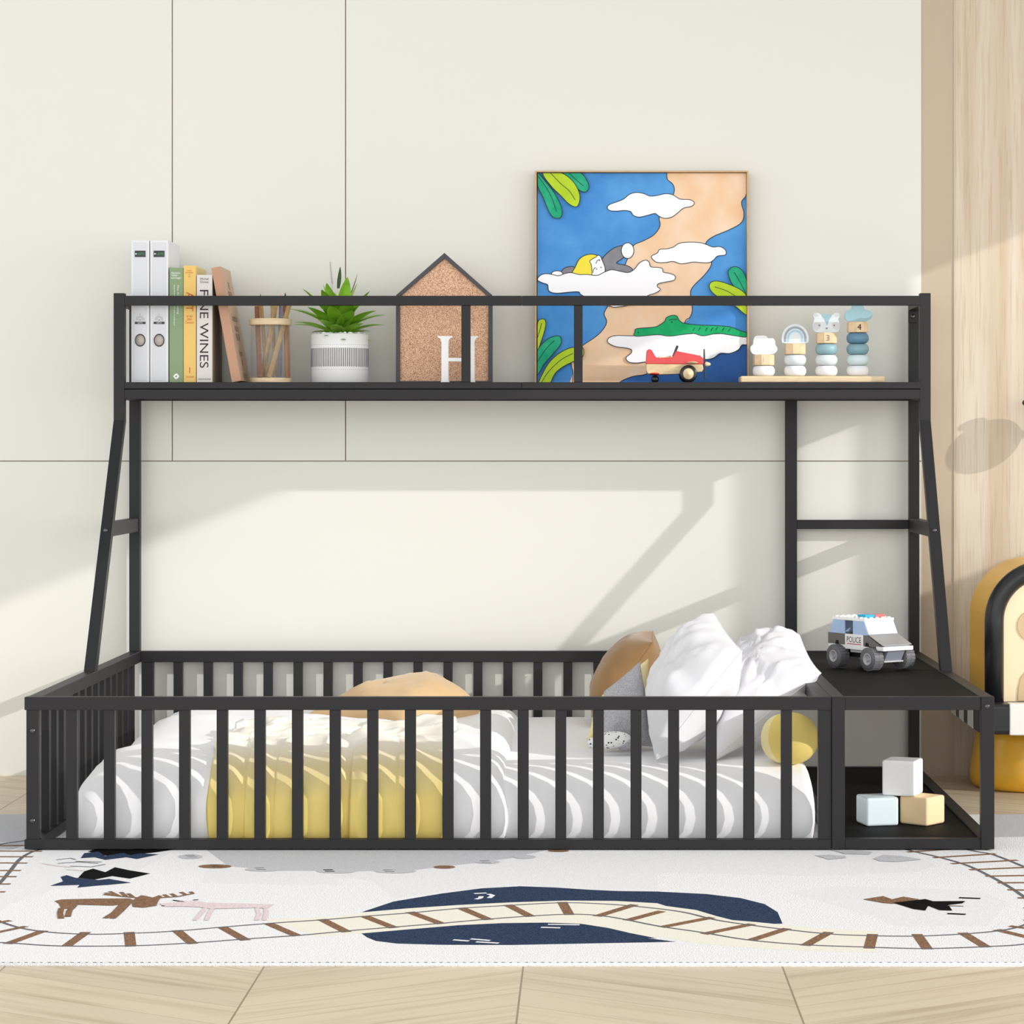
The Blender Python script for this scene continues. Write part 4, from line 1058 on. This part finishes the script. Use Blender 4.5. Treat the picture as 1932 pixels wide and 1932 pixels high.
# dotted plush
t = thing('plush_toy', 'small white plush with black dots lying under the grey cushion', 'plush toy', tuple(P(1155, 1412, .30)))
bm = BM(); ellipsoid(bm, tuple(P(1152, 1396, .30)), (.052, .03, .0215), 28)
for v in bm.verts:
    c = P(1152, 1396, .30); v.co.z += (v.co.x - c.x) * .08
mk('body', bm, M['dotted'], t)
bm = BM(); ellipsoid(bm, tuple(P(1180, 1402, .315)), (.026, .032, .019), 20); mk('belly', bm, M['grey_knit'], t)
bm = BM(); ellipsoid(bm, tuple(P(1116, 1401, .30)), (.009, .012, .013), 16); mk('paw', bm, M['dotted'], t)
# ball cushion
c = P(1491, 1393, .16)
t = thing('cushion', 'round yellow cushion in the near corner by the white pillows', 'cushion', (c.x, c.y, c.z - .063))
bm = BM(); ellipsoid(bm, tuple(c), (.069, .062, .064), 40, e=.92); mk('cover', bm, M['yellow_ball'], t)
bm = BM(); pts = [(c.x - .030 + .004 * math.cos(2 * a), c.y + .0575 * math.cos(a), c.z + .059 * math.sin(a)) for a in [2 * PI * i / 40 for i in range(41)]]
bm.free()
bm = BM(); ellipsoid(bm, (c.x - .012, c.y + .004, c.z - .001), (.0605, .0585, .0615), 40, e=.92); mk('lining', bm, M['cream'], t)

# ================================================================= toy police car
car = thing('toy_police_car', 'grey and white brick-built toy police car on the side table', 'toy car', (.774, .82, TZ), world=False, rz=math.radians(-56))
Rw = .0315; Lr, Lf, Wd = -.116, .120, .052
def cb(name, b, m_, bev=.0008): return mk(name, box(BM(), *b), m_, car, bev)
cb('chassis', (-.075, .085, -.03, .03, .03, .052), M['black'])
cb('chassis_step', (-.03, .03, -.044, .044, .044, .056), M['hub'])
body = cb('body', (Lr, .055, -Wd + .001, Wd - .001, .056, .064), M['white'])
for s in (-1, 1):
    y0, y1 = (-Wd, -Wd + .008) if s < 0 else (Wd - .008, Wd)
    mk('rear_panel', prism(BM(), [(Lr, .064), (-.085, .064), (-.083, .074), (-.071, .074), (-.069, .064), (-.042, .064), (-.042, .094), (Lr, .094)], y0, y1), M['dgrey'], car, .0005)
    mk('wheel_well', prism(BM(), [(-.086, .063), (-.083, .075), (-.071, .075), (-.068, .063)], y0 + (.001 if s < 0 else 0), y1 - (0 if s < 0 else .001)), M['black_matt'], car)
    cb('door_panel', (-.042, .034, y0 - (.001 if s < 0 else 0), y1 + (0 if s < 0 else .001), .053, .094), M['white'], .0004)
    mk('front_panel', prism(BM(), [(.034, .064), (.04, .064), (.044, .074), (.055, .074), (.059, .064), (.100, .064), (.108, .067), (.052, .094), (.034, .094)], y0, y1), M['dgrey'], car, .0005)
    mk('wheel_well', prism(BM(), [(.039, .063), (.043, .075), (.056, .075), (.060, .063)], y0 + (.001 if s < 0 else 0), y1 - (0 if s < 0 else .001)), M['black_matt'], car)
text('lettering', 'POLICE', M['ink'], car, (-.004, -Wd - .0013, .0795), w=.060, h=.0155)
mk('red_line', box(BM(), -.034, .026, -Wd - .0013, -Wd, .0665, .0685), M['redline'], car)
cb('rear_block', (Lr, -.06, -Wd + .008, Wd - .008, .064, .094), M['dgrey'])
mk('hood', prism(BM(), [(.034, .064), (.108, .064), (.112, .068), (.112, .070), (.054, .0945), (.034, .0945)], -Wd + .0085, Wd - .0085), M['lgrey'], car, .0006)
mk('hood_top', prism(BM(), [(.0545, .0945), (.113, .0695), (.113, .0715), (.0545, .0965)], -Wd, Wd), M['hood'], car, .0004)
mk('bumper', box(BM(), .088, .1185, -Wd - .001, Wd + .001, .0555, .0665), M['white'], car, .001)
mk('grille', prism(BM(), [(.084, .0555), (.112, .0555), (.095, .026), (.084, .026)], -.030, .030), M['lgrey'], car, .001)
cb('step_bar', (.09, .100, -.034, .034, .023, .027), M['hub'])
cb('roof', (-.098, .040, -Wd, Wd, .131, .1385), M['white'], .0005)
bm = BM()
for i in range(8):
    for j in range(5):
        x = -.09 + i * .0172; y = -.0415 + j * .0207
        if i in (3, 4, 5) and j in (1, 2, 3): continue
        lathe(bm, [(.0048, .138), (.0048, .1415), (.0001, .1415)], (x, y, 0), 12, smooth=False)
mk('roof_studs', bm, M['white'], car)
cb('blue_light', (-.012, .022, -.034, .0, .1385, .1475), M['cyan']); cb('red_light', (-.012, .022, .001, .036, .1385, .1475), M['coral'])
# windows
mk('windshield', prism(BM(), [(.050, .0965), (.057, .0965), (.038, .131), (.012, .131), (.012, .128), (.033, .128)], -Wd + .001, Wd - .001), M['windshield'], car)
for s in (-1, 1):
    y0, y1 = (-Wd + .0005, -Wd + .0035) if s < 0 else (Wd - .0035, Wd - .0005)
    mk('side_window', prism(BM(), [(-.108, .094), (-.045, .094), (-.045, .131), (-.094, .131)], y0, y1), M['bglass'], car)
    mk('side_window', prism(BM(), [(-.010, .094), (.053, .094), (.034, .131), (-.010, .131)], y0, y1), M['bglass'], car)
mk('rear_window', prism(BM(), [(-.108, .094), (-.104, .094), (-.090, .131), (-.094, .131)], -Wd + .004, Wd - .004), M['bglass'], car)
cb('seat', (-.02, .006, -.02, .02, .094, .112), M['black'])
def wheel(x, y, light):
    hw = .0175
    bm = BM(); prof = [(Rw * .5, -hw), (Rw * .88, -hw), (Rw * .95, -hw * .8), (Rw * .95, hw * .8), (Rw * .88, hw), (Rw * .5, hw)]
    lathe(bm, prof, (x, y, Rw + .0006), 36, 'y', cap=False)
    for k in range(22):
        a = 2 * PI * k / 22
        for s in (-1, 1):
            c_ = Vector((x + (Rw * .955) * math.cos(a), y + s * hw * .45, Rw + .0006 + (Rw * .955) * math.sin(a)))
            ex, ez = Vector((math.cos(a), 0, math.sin(a))), Vector((-math.sin(a), 0, math.cos(a)))
            vs = [bm.verts.new(c_ + ex * p * Rw * .045 + Vector((0, q, 0)) * hw * .43 + ez * r * Rw * .1) for p in (-1, 1) for q in (-1, 1) for r in (-1, 1)]
            for f in ((0, 1, 3, 2), (4, 6, 7, 5), (0, 4, 5, 1), (2, 3, 7, 6), (0, 2, 6, 4), (1, 5, 7, 3)): bm.faces.new([vs[i] for i in f])
    w_ = mk('wheel', bm, M['rubber'] if not light else M['ltyre'], car)
    s = -1 if y < 0 else 1
    bm = BM(); prof = [(.0001, -hw * .55), (Rw * .12, -hw * .8), (Rw * .16, -hw * .5), (Rw * .40, -hw * .45), (Rw * .44, -hw * 1.03), (Rw * .52, -hw * 1.03), (Rw * .52, hw * .9), (.0001, hw * .9)]
    if s > 0: prof = [(r, -z) for r, z in prof]
    lathe(bm, prof, (x, y, Rw + .0006), 28, 'y')
    for k in range(5):
        a = 2 * PI * k / 5; tube(bm, [(x + Rw * .1 * math.cos(a), y + s * hw * .62, Rw + Rw * .1 * math.sin(a)), (x + Rw * .46 * math.cos(a), y + s * hw * .62, Rw + Rw * .46 * math.sin(a))], .0014, 6)
    q = mk('hub', bm, M['hub']); q.parent = w_
for x in (-.068, .075):
    wheel(x, -.056, False); wheel(x, .056, False)
    mk('axle', tube(BM(), [(x, -.045, Rw), (x, .045, Rw)], .004, 8), M['black'], car)

# ================================================================= toy blocks on the lower shelf
LZ = .0222
def tblock(px, py, Y, w_, h_, z, rz, m_, label):
    c = PXm(px, Y)
    bm = box(BM(), -w_ / 2, w_ / 2, -w_ / 2, w_ / 2, 0, h_)
    o = mk('wooden_block', bm, m_, None, .006, 3); o.location = (c, Y, z); o.rotation_euler = (0, 0, rz)
    tag(o, label, 'toy block', 'pastel blocks on the lower shelf')
tblock(1655, 0, .275, .085, .071, LZ, .22, M['b1'], 'pale blue block on the lower shelf, left of the pair below')
tblock(1740, 0, .285, .083, .071, LZ, math.radians(-41), M['b2'], 'light orange block at the right on the lower shelf')
tblock(1703, 0, .30, .086, .089, LZ + .0715, math.radians(-21), M['b3'], 'white block resting on top of the other two')

# ================================================================= arched children's bench at the right
by_f, by_b = .85, 1.405
bX0 = (1848 - VX) * (D0 + by_f) / F; bz0 = PZm(1387, by_f); bz1 = PZm(1329, by_f); bXc = (1975 - VX) * (D0 + .92) / F; bX1 = 2 * bXc - bX0
be = thing('arched_cabinet', 'yellow and black arched children\'s cabinet with a striped ledge, at the right edge', 'cabinet', (bXc, 1.2, FZ))
sl = mk('ledge', box(BM(), bX0, bX1, by_f, by_b, bz0, bz1), M['bb'], be, .012, 4)
L_ = by_b - by_f
def lp(px): # depth of a point on the ledge's left side seen at px
    return (bX0 * F / (px - VX)) - D0
for a, b in ((1794.5, 1803), (1810, 1818), (1826, 1836)):
    y1, y0 = lp(a), lp(b); y1 = min(y1, by_b - .012)
    q = mk('white_stripe', box(BM(), bX0 - .0012, bX0 + .004, y0, y1, bz0 + .006, bz1 - .006), M['bw'], None, .0006); q.parent = sl
wxs = PXm(1904.5, by_f)
q = mk('white_front', box(BM(), wxs, 2 * bXc - wxs, by_f - .002, by_f + .05, bz0 - .001, bz1 + .001), M['bw'], None, .004, 3); q.parent = sl
ya = .93
def arch_pts(R, zc, zb, n=28): return [(bXc - R, zb)] + [(bXc - R * math.cos(PI * i / n), zc + R * math.sin(PI * i / n)) for i in range(n + 1)] + [(bXc + R, zb)]
Ro = (115) * (D0 + ya) / F; zc_ = PZm(1172, ya); tr = .0265
mk('yellow_body', prism(BM(), arch_pts(Ro - .002, zc_, bz1), ya + .02, ya + .30), M['by'], be, .01, 3)
arc = arch_pts(Ro - tr, zc_, bz1)
mk('black_arch', tube(BM(), [(x, ya + .01, z) for x, z in arc], tr, 20), M['bb'], be)
mk('cream_panel', prism(BM(), arch_pts(Ro - tr * 1.6, zc_, bz1), ya + .006, ya + .03), M['bc'], be)
hx = PXm(1950, ya)
mk('relief', prism(BM(), [(hx + .044 * math.cos(a), PZm(1181, ya) + .044 * math.sin(a)) for a in [2 * PI * i / 24 for i in range(24)]], ya + .003, ya + .008), M['bt'], be)
mk('relief', prism(BM(), [(PXm(1921, ya), PZm(1322, ya)), (PXm(1922, ya), PZm(1300, ya)), (PXm(1927, ya), PZm(1278, ya)), (PXm(1940, ya), PZm(1262, ya)), (PXm(1960, ya), PZm(1257, ya)), (PXm(2010, ya), PZm(1262, ya)), (PXm(2010, ya), PZm(1322, ya))], ya + .003, ya + .008), M['bt'], be)
mk('pedestal', lathe(BM(), [(.0001, .001), (.150, .001), (.163, .006), (.169, .018), (.171, .035), (.169, .06), (.163, .1), (.156, .14), (.150, bz0 - FZ)], (bXc + .002, 1.205, FZ), 64), M['by'], be)

# ================================================================= wall lamp
lx, ly = PXm(2010, WY - .10), WY - .098
lm = thing('wall_lamp', 'small black wall lamp at the right edge of the wood panelling', 'lamp', (lx, WY, PZm(785, WY - .1)))
bm = BM(); ellipsoid(bm, (lx, ly, PZm(785, ly)), (.05, .046, .072), 32); mk('shade', bm, M['black'], lm)
kp = P(1941.5, 760, WY - .068); 
bm = BM(); ellipsoid(bm, tuple(kp), (.0205, .018, .0125), 24); mk('knob', bm, M['black'], lm)
mk('arm', tube(BM(), [tuple(kp), (lx - .01, ly, PZm(770, ly))], .004, 8), M['black'], lm)
mk('arm', tube(BM(), [(lx, ly, PZm(785, ly)), (lx + .05, WY - .02, PZm(785, ly)), (lx + .06, WY + .001, PZm(785, ly))], .012, 12), M['black'], lm)
mk('wall_plate', lathe(BM(), [(.0001, -.008), (.04, -.008), (.045, 0)], (lx + .06, WY + .003, PZm(785, ly)), 32, 'y'), M['black'], lm)

# ================================================================= rug
RX0, RX1, RY0, RY1 = -2.25, 1.95, G(900, 1817).y, G(900, 1535).y
rg = thing('rug', 'white play rug printed with a railway track, deer, trees and navy lakes', 'rug', (0, -.4, FZ))
rc = [mat('rug_white', (248, 248, 248), .95, spec=.1, bump=.45, bscale=320, col2=(226, 227, 230), vscale=360), mat('rug_grey', (206, 207, 211), .95, spec=.1, col2=(178, 180, 186), vscale=360, bump=.3, bscale=420),
      mat('rug_navy', (62, 80, 110), .95, spec=.1, col2=(18, 28, 48), vscale=330), mat('rug_brown', (166, 130, 102), .95, spec=.1, col2=(82, 58, 44), vscale=360), mat('rug_black', (8, 8, 10), .95, spec=.1),
      mat('rug_track', (130, 130, 134), .95, spec=.1, col2=(66, 66, 72), vscale=360), mat('rug_cream', (242, 238, 226), .95, spec=.1, bump=.3, bscale=420, col2=(232, 228, 214), vscale=520), mat('rug_pink', (240, 226, 228), .95, spec=.1, col2=(198, 176, 182), vscale=360),
      mat('rug_pale', (243, 243, 244), .95, spec=.1, bump=.3, bscale=420, col2=(216, 217, 221), vscale=360)]
RT = -.0022
bm = BM(); box(bm, RX0, RX1, RY0, RY1, FZ + .0002, RT, 0)
lay = [0]
def ra(pts): return [(u / 3.019, 1520 + v / 3.019) for u, v in pts]
def rb(pts): return [(600 + u / 3.019, 1580 + v / 3.019) for u, v in pts]
def rcx(pts): return [(1200 + u / 2.639, 1520 + v / 2.639) for u, v in pts]
def rshape(pts, mi, smooth=False, n=4):
    lay[0] += 1; z = RT + .000008 * lay[0]
    w3 = [G(px, py, RT) for px, py in (cr(pts, n) if smooth else pts)]
    p2 = [(min(max(p.x, RX0), RX1), max(RY0, min(p.y, RY1))) for p in w3]
    o_ = [p2[0]]
    for p in p2[1:]:
        if math.hypot(p[0] - o_[-1][0], p[1] - o_[-1][1]) > .0008: o_.append(p)
    if len(o_) > 2: flat(bm, o_, lambda x, y: (x, y, z), mi)
def rline(pts, w_, mi, smooth=True, n=5):
    lay[0] += 1; z = RT + .000008 * lay[0]
    w3 = [G(px, py, RT) for px, py in pts]; p2 = [(p.x, p.y) for p in w3]
    if smooth: p2 = cr(p2, n, False)
    p2 = [p for p in p2 if RX0 < p[0] < RX1 and RY0 < p[1] < RY1]
    if len(p2) > 1: ribbon(bm, p2, w_, lambda x, y: (x, y, z), mi)
# tonal patches
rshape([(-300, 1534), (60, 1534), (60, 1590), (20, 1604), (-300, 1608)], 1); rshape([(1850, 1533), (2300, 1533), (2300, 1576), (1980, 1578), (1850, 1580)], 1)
rshape(ra([(0, 600), (60, 560), (300, 480), (700, 420), (1000, 250), (200, 250), (150, 330), (60, 430), (0, 470)]), 8)
rshape(rb([(0, 240), (0, 120), (900, 90), (1932, 90), (1932, 300), (1550, 295), (1150, 270), (700, 310), (430, 350), (330, 260), (200, 230)]), 8, False)
rshape(ra([(990, 255), (1932, 250), (1932, 450), (1700, 450), (1350, 445), (1150, 440), (1180, 330)]), 8)
rshape(rcx([(0, 215), (1300, 215), (1500, 300), (1400, 330), (900, 350), (0, 330)]), 8); rshape(rcx([(750, 430), (1000, 400), (1700, 420), (1850, 480), (1750, 600), (1300, 600), (1200, 560), (1000, 500)]), 8)
rshape(ra([(1180, 255), (1300, 345), (1600, 372), (1932, 372)]) + rb([(150, 195), (560, 185), (900, 145), (1100, 118), (1300, 72)]) + [(1040, 1560), (380, 1560)], 1)
# cream bed of the track
low = ra([(-500, 700), (-250, 770), (0, 780), (90, 785), (350, 800), (780, 798), (1130, 780), (1400, 760), (1720, 738)]) + rb([(200, 530), (470, 508), (720, 488), (980, 465), (1230, 447), (1440, 438), (1600, 445), (1750, 468)]) + rcx([(110, 600), (330, 632), (550, 668), (820, 692), (1150, 705), (1450, 712), (1750, 702), (1932, 690), (2150, 650), (2350, 580)])
upp = ra([(-150, 540), (-60, 620), (0, 660), (130, 700), (290, 722), (500, 733), (740, 728), (1000, 715), (1260, 693), (1550, 670), (1850, 650)]) + rb([(260, 450), (530, 430), (800, 405), (1080, 388), (1380, 373), (1600, 378), (1830, 395)]) + rcx([(230, 530), (400, 570), (590, 598), (770, 620), (970, 640), (1170, 648), (1400, 650), (1650, 638), (1830, 620), (1932, 595), (2000, 560)])
navy1 = rb([(250, 425), (430, 365), (700, 320), (930, 290), (1150, 278), (1350, 285), (1550, 298), (1700, 305), (1932, 308)]) + rcx([(150, 430), (350, 440), (520, 460), (640, 490), (705, 530), (730, 588), (600, 590), (480, 590), (300, 560), (0, 520)]) + rb([(1700, 420), (1400, 400), (1100, 400), (500, 440)])
navy2 = rb([(245, 545), (500, 505), (800, 480), (1050, 470), (1300, 470), (1500, 480), (1650, 505), (1780, 535), (1932, 575)]) + rcx([(60, 660), (200, 678)]) + rb([(1932, 597), (1500, 605), (1100, 613), (700, 612), (450, 605), (330, 590), (280, 570)])
rshape(navy1, 2); rshape(navy2, 2)
bandT = ra([(1500, 648), (1932, 632)]) + rb([(250, 427), (500, 405), (800, 385), (1100, 370), (1400, 360), (1700, 362), (1932, 375)]) + rcx([(150, 500), (300, 520), (400, 550), (480, 570), (600, 580), (900, 610), (1200, 625)])
bandB = rcx([(1200, 730), (900, 725), (600, 712), (300, 685), (100, 650)]) + rb([(1932, 575), (1780, 545), (1650, 515), (1500, 492), (1300, 485), (1050, 488), (800, 500), (500, 525), (245, 547), (0, 565)])
rshape(bandT + bandB, 6)
for l in ([(890, 320), (960, 316)], [(900, 352), (925, 345), (930, 335)], [(970, 322), (995, 330), (975, 345)], [(770, 583), (860, 590)], [(870, 578), (980, 587)], [(900, 595), (1030, 602)], [(1270, 512), (1380, 515)], [(1310, 495), (1490, 498)]): rline(rb(l), .011, 0, False)
# ties
tA = [((40, 788), (250, 712)), ((375, 803), (490, 720)), ((745, 803), (735, 720)), ((1100, 788), (1005, 710)), ((1400, 768), (1265, 692)), ((1695, 743), (1530, 672))]
tB = [((165, 540), (20, 466)), ((435, 516), (262, 448)), ((705, 493), (522, 425)), ((975, 470), (812, 401)), ((1213, 452), (1080, 384)), ((1432, 442), (1390, 368)), ((1588, 450), (1805, 383)), ((1758, 474), (1960, 420))]
tC = [((125, 606), (380, 557)), ((335, 640), (580, 590)), ((568, 672), (755, 612)), ((840, 698), (962, 630)), ((1160, 712), (1178, 640)), ((1452, 716), (1398, 640)), ((1745, 706), (1625, 633)), ((2030, 675), (1795, 618))]
for fn, T in ((ra, tA), (rb, tB), (rcx, tC)):
    for a, b in T:
        (x0, y0), (x1, y1) = fn([a, b]); A, B = G(x0, y0), G(x1, y1); rline([(x0, y0), (x1, y1)], .022, 3, False)
rline(low, .009, 5); rline(upp, .009, 5)
# the track's far bends
lt1 = ra([(-150, 540), (-90, 520), (0, 440), (60, 370), (120, 300), (200, 258), (330, 225)]); rline(lt1, .010, 5)
lt2 = ra([(-500, 700), (-480, 500), (-380, 380), (-150, 270), (0, 222), (140, 200)]); rline(lt2, .010, 5)
for a, b in (((-250, 258), (240, 260)), ((-300, 290), (188, 292)), ((-330, 325), (155, 328)), ((-370, 370), (120, 370)), ((-400, 405), (95, 405)), ((-420, 447), (60, 447)), ((-450, 492), (30, 492)), ((-500, 534), (-10, 534)), ((-500, 590), (-60, 585)), ((-480, 650), (-60, 612)), ((-300, 715), (60, 655)), ((-120, 745), (150, 688)), ((-200, 228), (320, 228))): rline(ra([a, b]), .016, 3, False)
rt1 = rcx([(1330, 212), (1380, 228), (1500, 255), (1640, 295), (1750, 345), (1850, 400), (1932, 455), (2000, 510), (2000, 560)]); rline(rt1, .010, 5)
rt2 = rcx([(1600, 208), (1700, 230), (1780, 245), (1932, 305), (2100, 380), (2280, 470), (2350, 580)]); rline(rt2, .010, 5)
for a, b in (((1350, 232), (1640, 212)), ((1480, 260), (1790, 240)), ((1570, 290), (1900, 272)), ((1660, 320), (2010, 305)), ((1740, 352), (2120, 345)), ((1800, 385), (2200, 382)), ((1850, 420), (2250, 425)), ((1900, 460), (2300, 470)), ((1930, 510), (2360, 520)), ((1930, 570), (2380, 590)), ((1860, 600), (2300, 660))): rline(rcx([a, b]), .016, 3, False)
# trees, left
rshape(ra([(540, 250), (1000, 250), (880, 268), (790, 276), (720, 290), (600, 285), (500, 262)]), 4)
rshape(ra([(460, 300), (480, 272), (560, 262), (600, 288), (700, 270), (745, 284), (800, 272), (905, 279), (780, 305), (720, 295), (600, 310), (540, 295)]), 2)
rshape(ra([(445, 412), (480, 375), (530, 360), (600, 380), (655, 352), (740, 370), (855, 388), (740, 417), (640, 402), (540, 422)]), 4)
rshape(ra([(285, 458), (360, 432), (345, 407), (380, 397), (430, 412), (560, 425), (620, 418), (745, 440), (620, 452), (560, 456), (440, 468), (455, 452)]), 2)
for l in ([(320, 310), (400, 300), (430, 308)], [(330, 330), (450, 322), (560, 330)], [(400, 345), (520, 350), (600, 335)], [(430, 318), (580, 322)]): rline(ra(l), .006, 5, False)
for l in ([(240, 330), (330, 345), (420, 352)], [(380, 365), (480, 372)]): rline(ra(l), .008, 7, False)
# little creatures along the grey meadow
for (u, v, ru, rv, mi) in ((1085, 292, 70, 13, 1), (1225, 347, 95, 11, 3), (1500, 365, 105, 11, 1), (1880, 373, 80, 12, 1)): rshape([(u / 3.019 + ru / 3.019 * math.cos(a), 1520 + (v + rv * math.sin(a)) / 3.019) for a in [2 * PI * i / 16 for i in range(16)]], mi)
for (u, v, ru, rv, mi) in ((120, 193, 100, 12, 1), (440, 193, 120, 12, 1), (720, 170, 62, 9, 3), (965, 141, 70, 10, 1), (1175, 112, 65, 11, 1), (1370, 77, 60, 7, 3)): rshape([(600 + (u + ru * math.cos(a)) / 3.019, 1580 + (v + rv * math.sin(a)) / 3.019) for a in [2 * PI * i / 16 for i in range(16)]], mi)
for fn, u, v in ((ra, 1085, 290), (ra, 1225, 345), (ra, 1480, 362), (ra, 1870, 371), (rb, 60, 192), (rb, 400, 192), (rb, 950, 140)): rline(fn([(u - 30, v - 5), (u + 25, v - 6)]), .005, 4, False); rline(fn([(u - 20, v + 3), (u + 35, v + 4)]), .005, 4, False)
# deer
rshape(ra([(310, 545), (350, 536), (560, 531), (740, 530), (770, 545), (735, 558), (640, 571), (440, 566), (400, 588), (350, 590), (335, 560)]), 3)
rshape(ra([(750, 548), (770, 530), (805, 512), (830, 516), (870, 525), (905, 512), (925, 518), (905, 540), (890, 572), (820, 583), (755, 578)]), 3)
for l in ([(350, 585), (342, 615), (348, 645)], [(425, 570), (395, 600), (385, 635)], [(700, 560), (650, 612), (600, 643)], [(735, 555), (680, 610), (640, 645)]): rline(ra(l), .013, 3, False)
for l in ([(800, 528), (690, 518), (590, 507)], [(680, 517), (625, 490)], [(720, 521), (690, 494)], [(640, 511), (600, 498)], [(760, 524), (730, 502)], [(900, 527), (1010, 520), (1100, 502), (1085, 492)], [(1060, 510), (1030, 494)], [(1005, 520), (975, 503)], [(960, 524), (935, 508)]): rline(ra(l), .009, 3, False)
rshape(ra([(905, 560), (1000, 552), (1060, 545), (1130, 545), (1180, 555), (1560, 564), (1520, 588), (1450, 584), (1210, 590), (1130, 580), (1040, 576), (940, 578)]), 7)
for l in ([(1170, 585), (1140, 620), (1110, 655)], [(1210, 588), (1190, 620), (1175, 655)], [(1465, 585), (1475, 620), (1462, 655)], [(1515, 588), (1515, 620), (1505, 655)]): rline(ra(l), .009, 7, False)
for l in ([(985, 540), (1050, 550)], [(1100, 540), (1130, 537)], [(920, 573), (940, 572)]): rline(ra(l), .006, 4, False)
# right side motifs
rshape(rcx([(1130, 468), (1230, 452), (1275, 468), (1330, 455), (1410, 468), (1380, 482), (1280, 490), (1230, 486)]), 3)
rshape(rcx([(1280, 485), (1440, 467), (1480, 478), (1640, 477), (1625, 488), (1555, 496), (1575, 524), (1510, 522), (1455, 500), (1440, 524), (1380, 516)]), 4)
rline(rcx([(1608, 460), (1715, 464)]), .012, 4, False); rline(rcx([(1550, 539), (1642, 543)]), .012, 4, False); rline(rcx([(1550, 500), (1630, 502)]), .006, 3, False)
rshape(rcx([(890, 250), (960, 246), (1040, 252), (1045, 262), (960, 270), (930, 260)]), 1); rshape(rcx([(970, 222), (1080, 222), (1180, 232), (1160, 245), (1040, 242)]), 1); rshape(rcx([(1180, 265), (1230, 247), (1320, 252), (1425, 270), (1300, 281), (1215, 278)]), 1)
mk('woven_face', bm, rc, rg)
bm = BM()
tube(bm, [(RX0, RY0 - .001, RT - .0012), (RX1, RY0 - .001, RT - .0012)], .0042, 10, 0)
x = RX0 + .01; rnd = random.Random(3)
while x < RX1 - .02:
    z = RT + .0012; d = rnd.uniform(.004, .007)
    vs = [bm.verts.new(p) for p in ((x, RY0 - .0052, RT - .002), (x + d, RY0 - .0052, RT - .002), (x + d - .004, RY0 + .0045, RT + .0032), (x - .004, RY0 + .0045, RT + .0032))]
    bm.faces.new(vs).material_index = 1
    x += .0145 + rnd.uniform(-.001, .001)
mk('edge_binding', bm, [rc[0], rc[5]], rg)

for o in list(bpy.data.objects):
    for k in ('_w', '_base'):
        if k in o: del o[k]
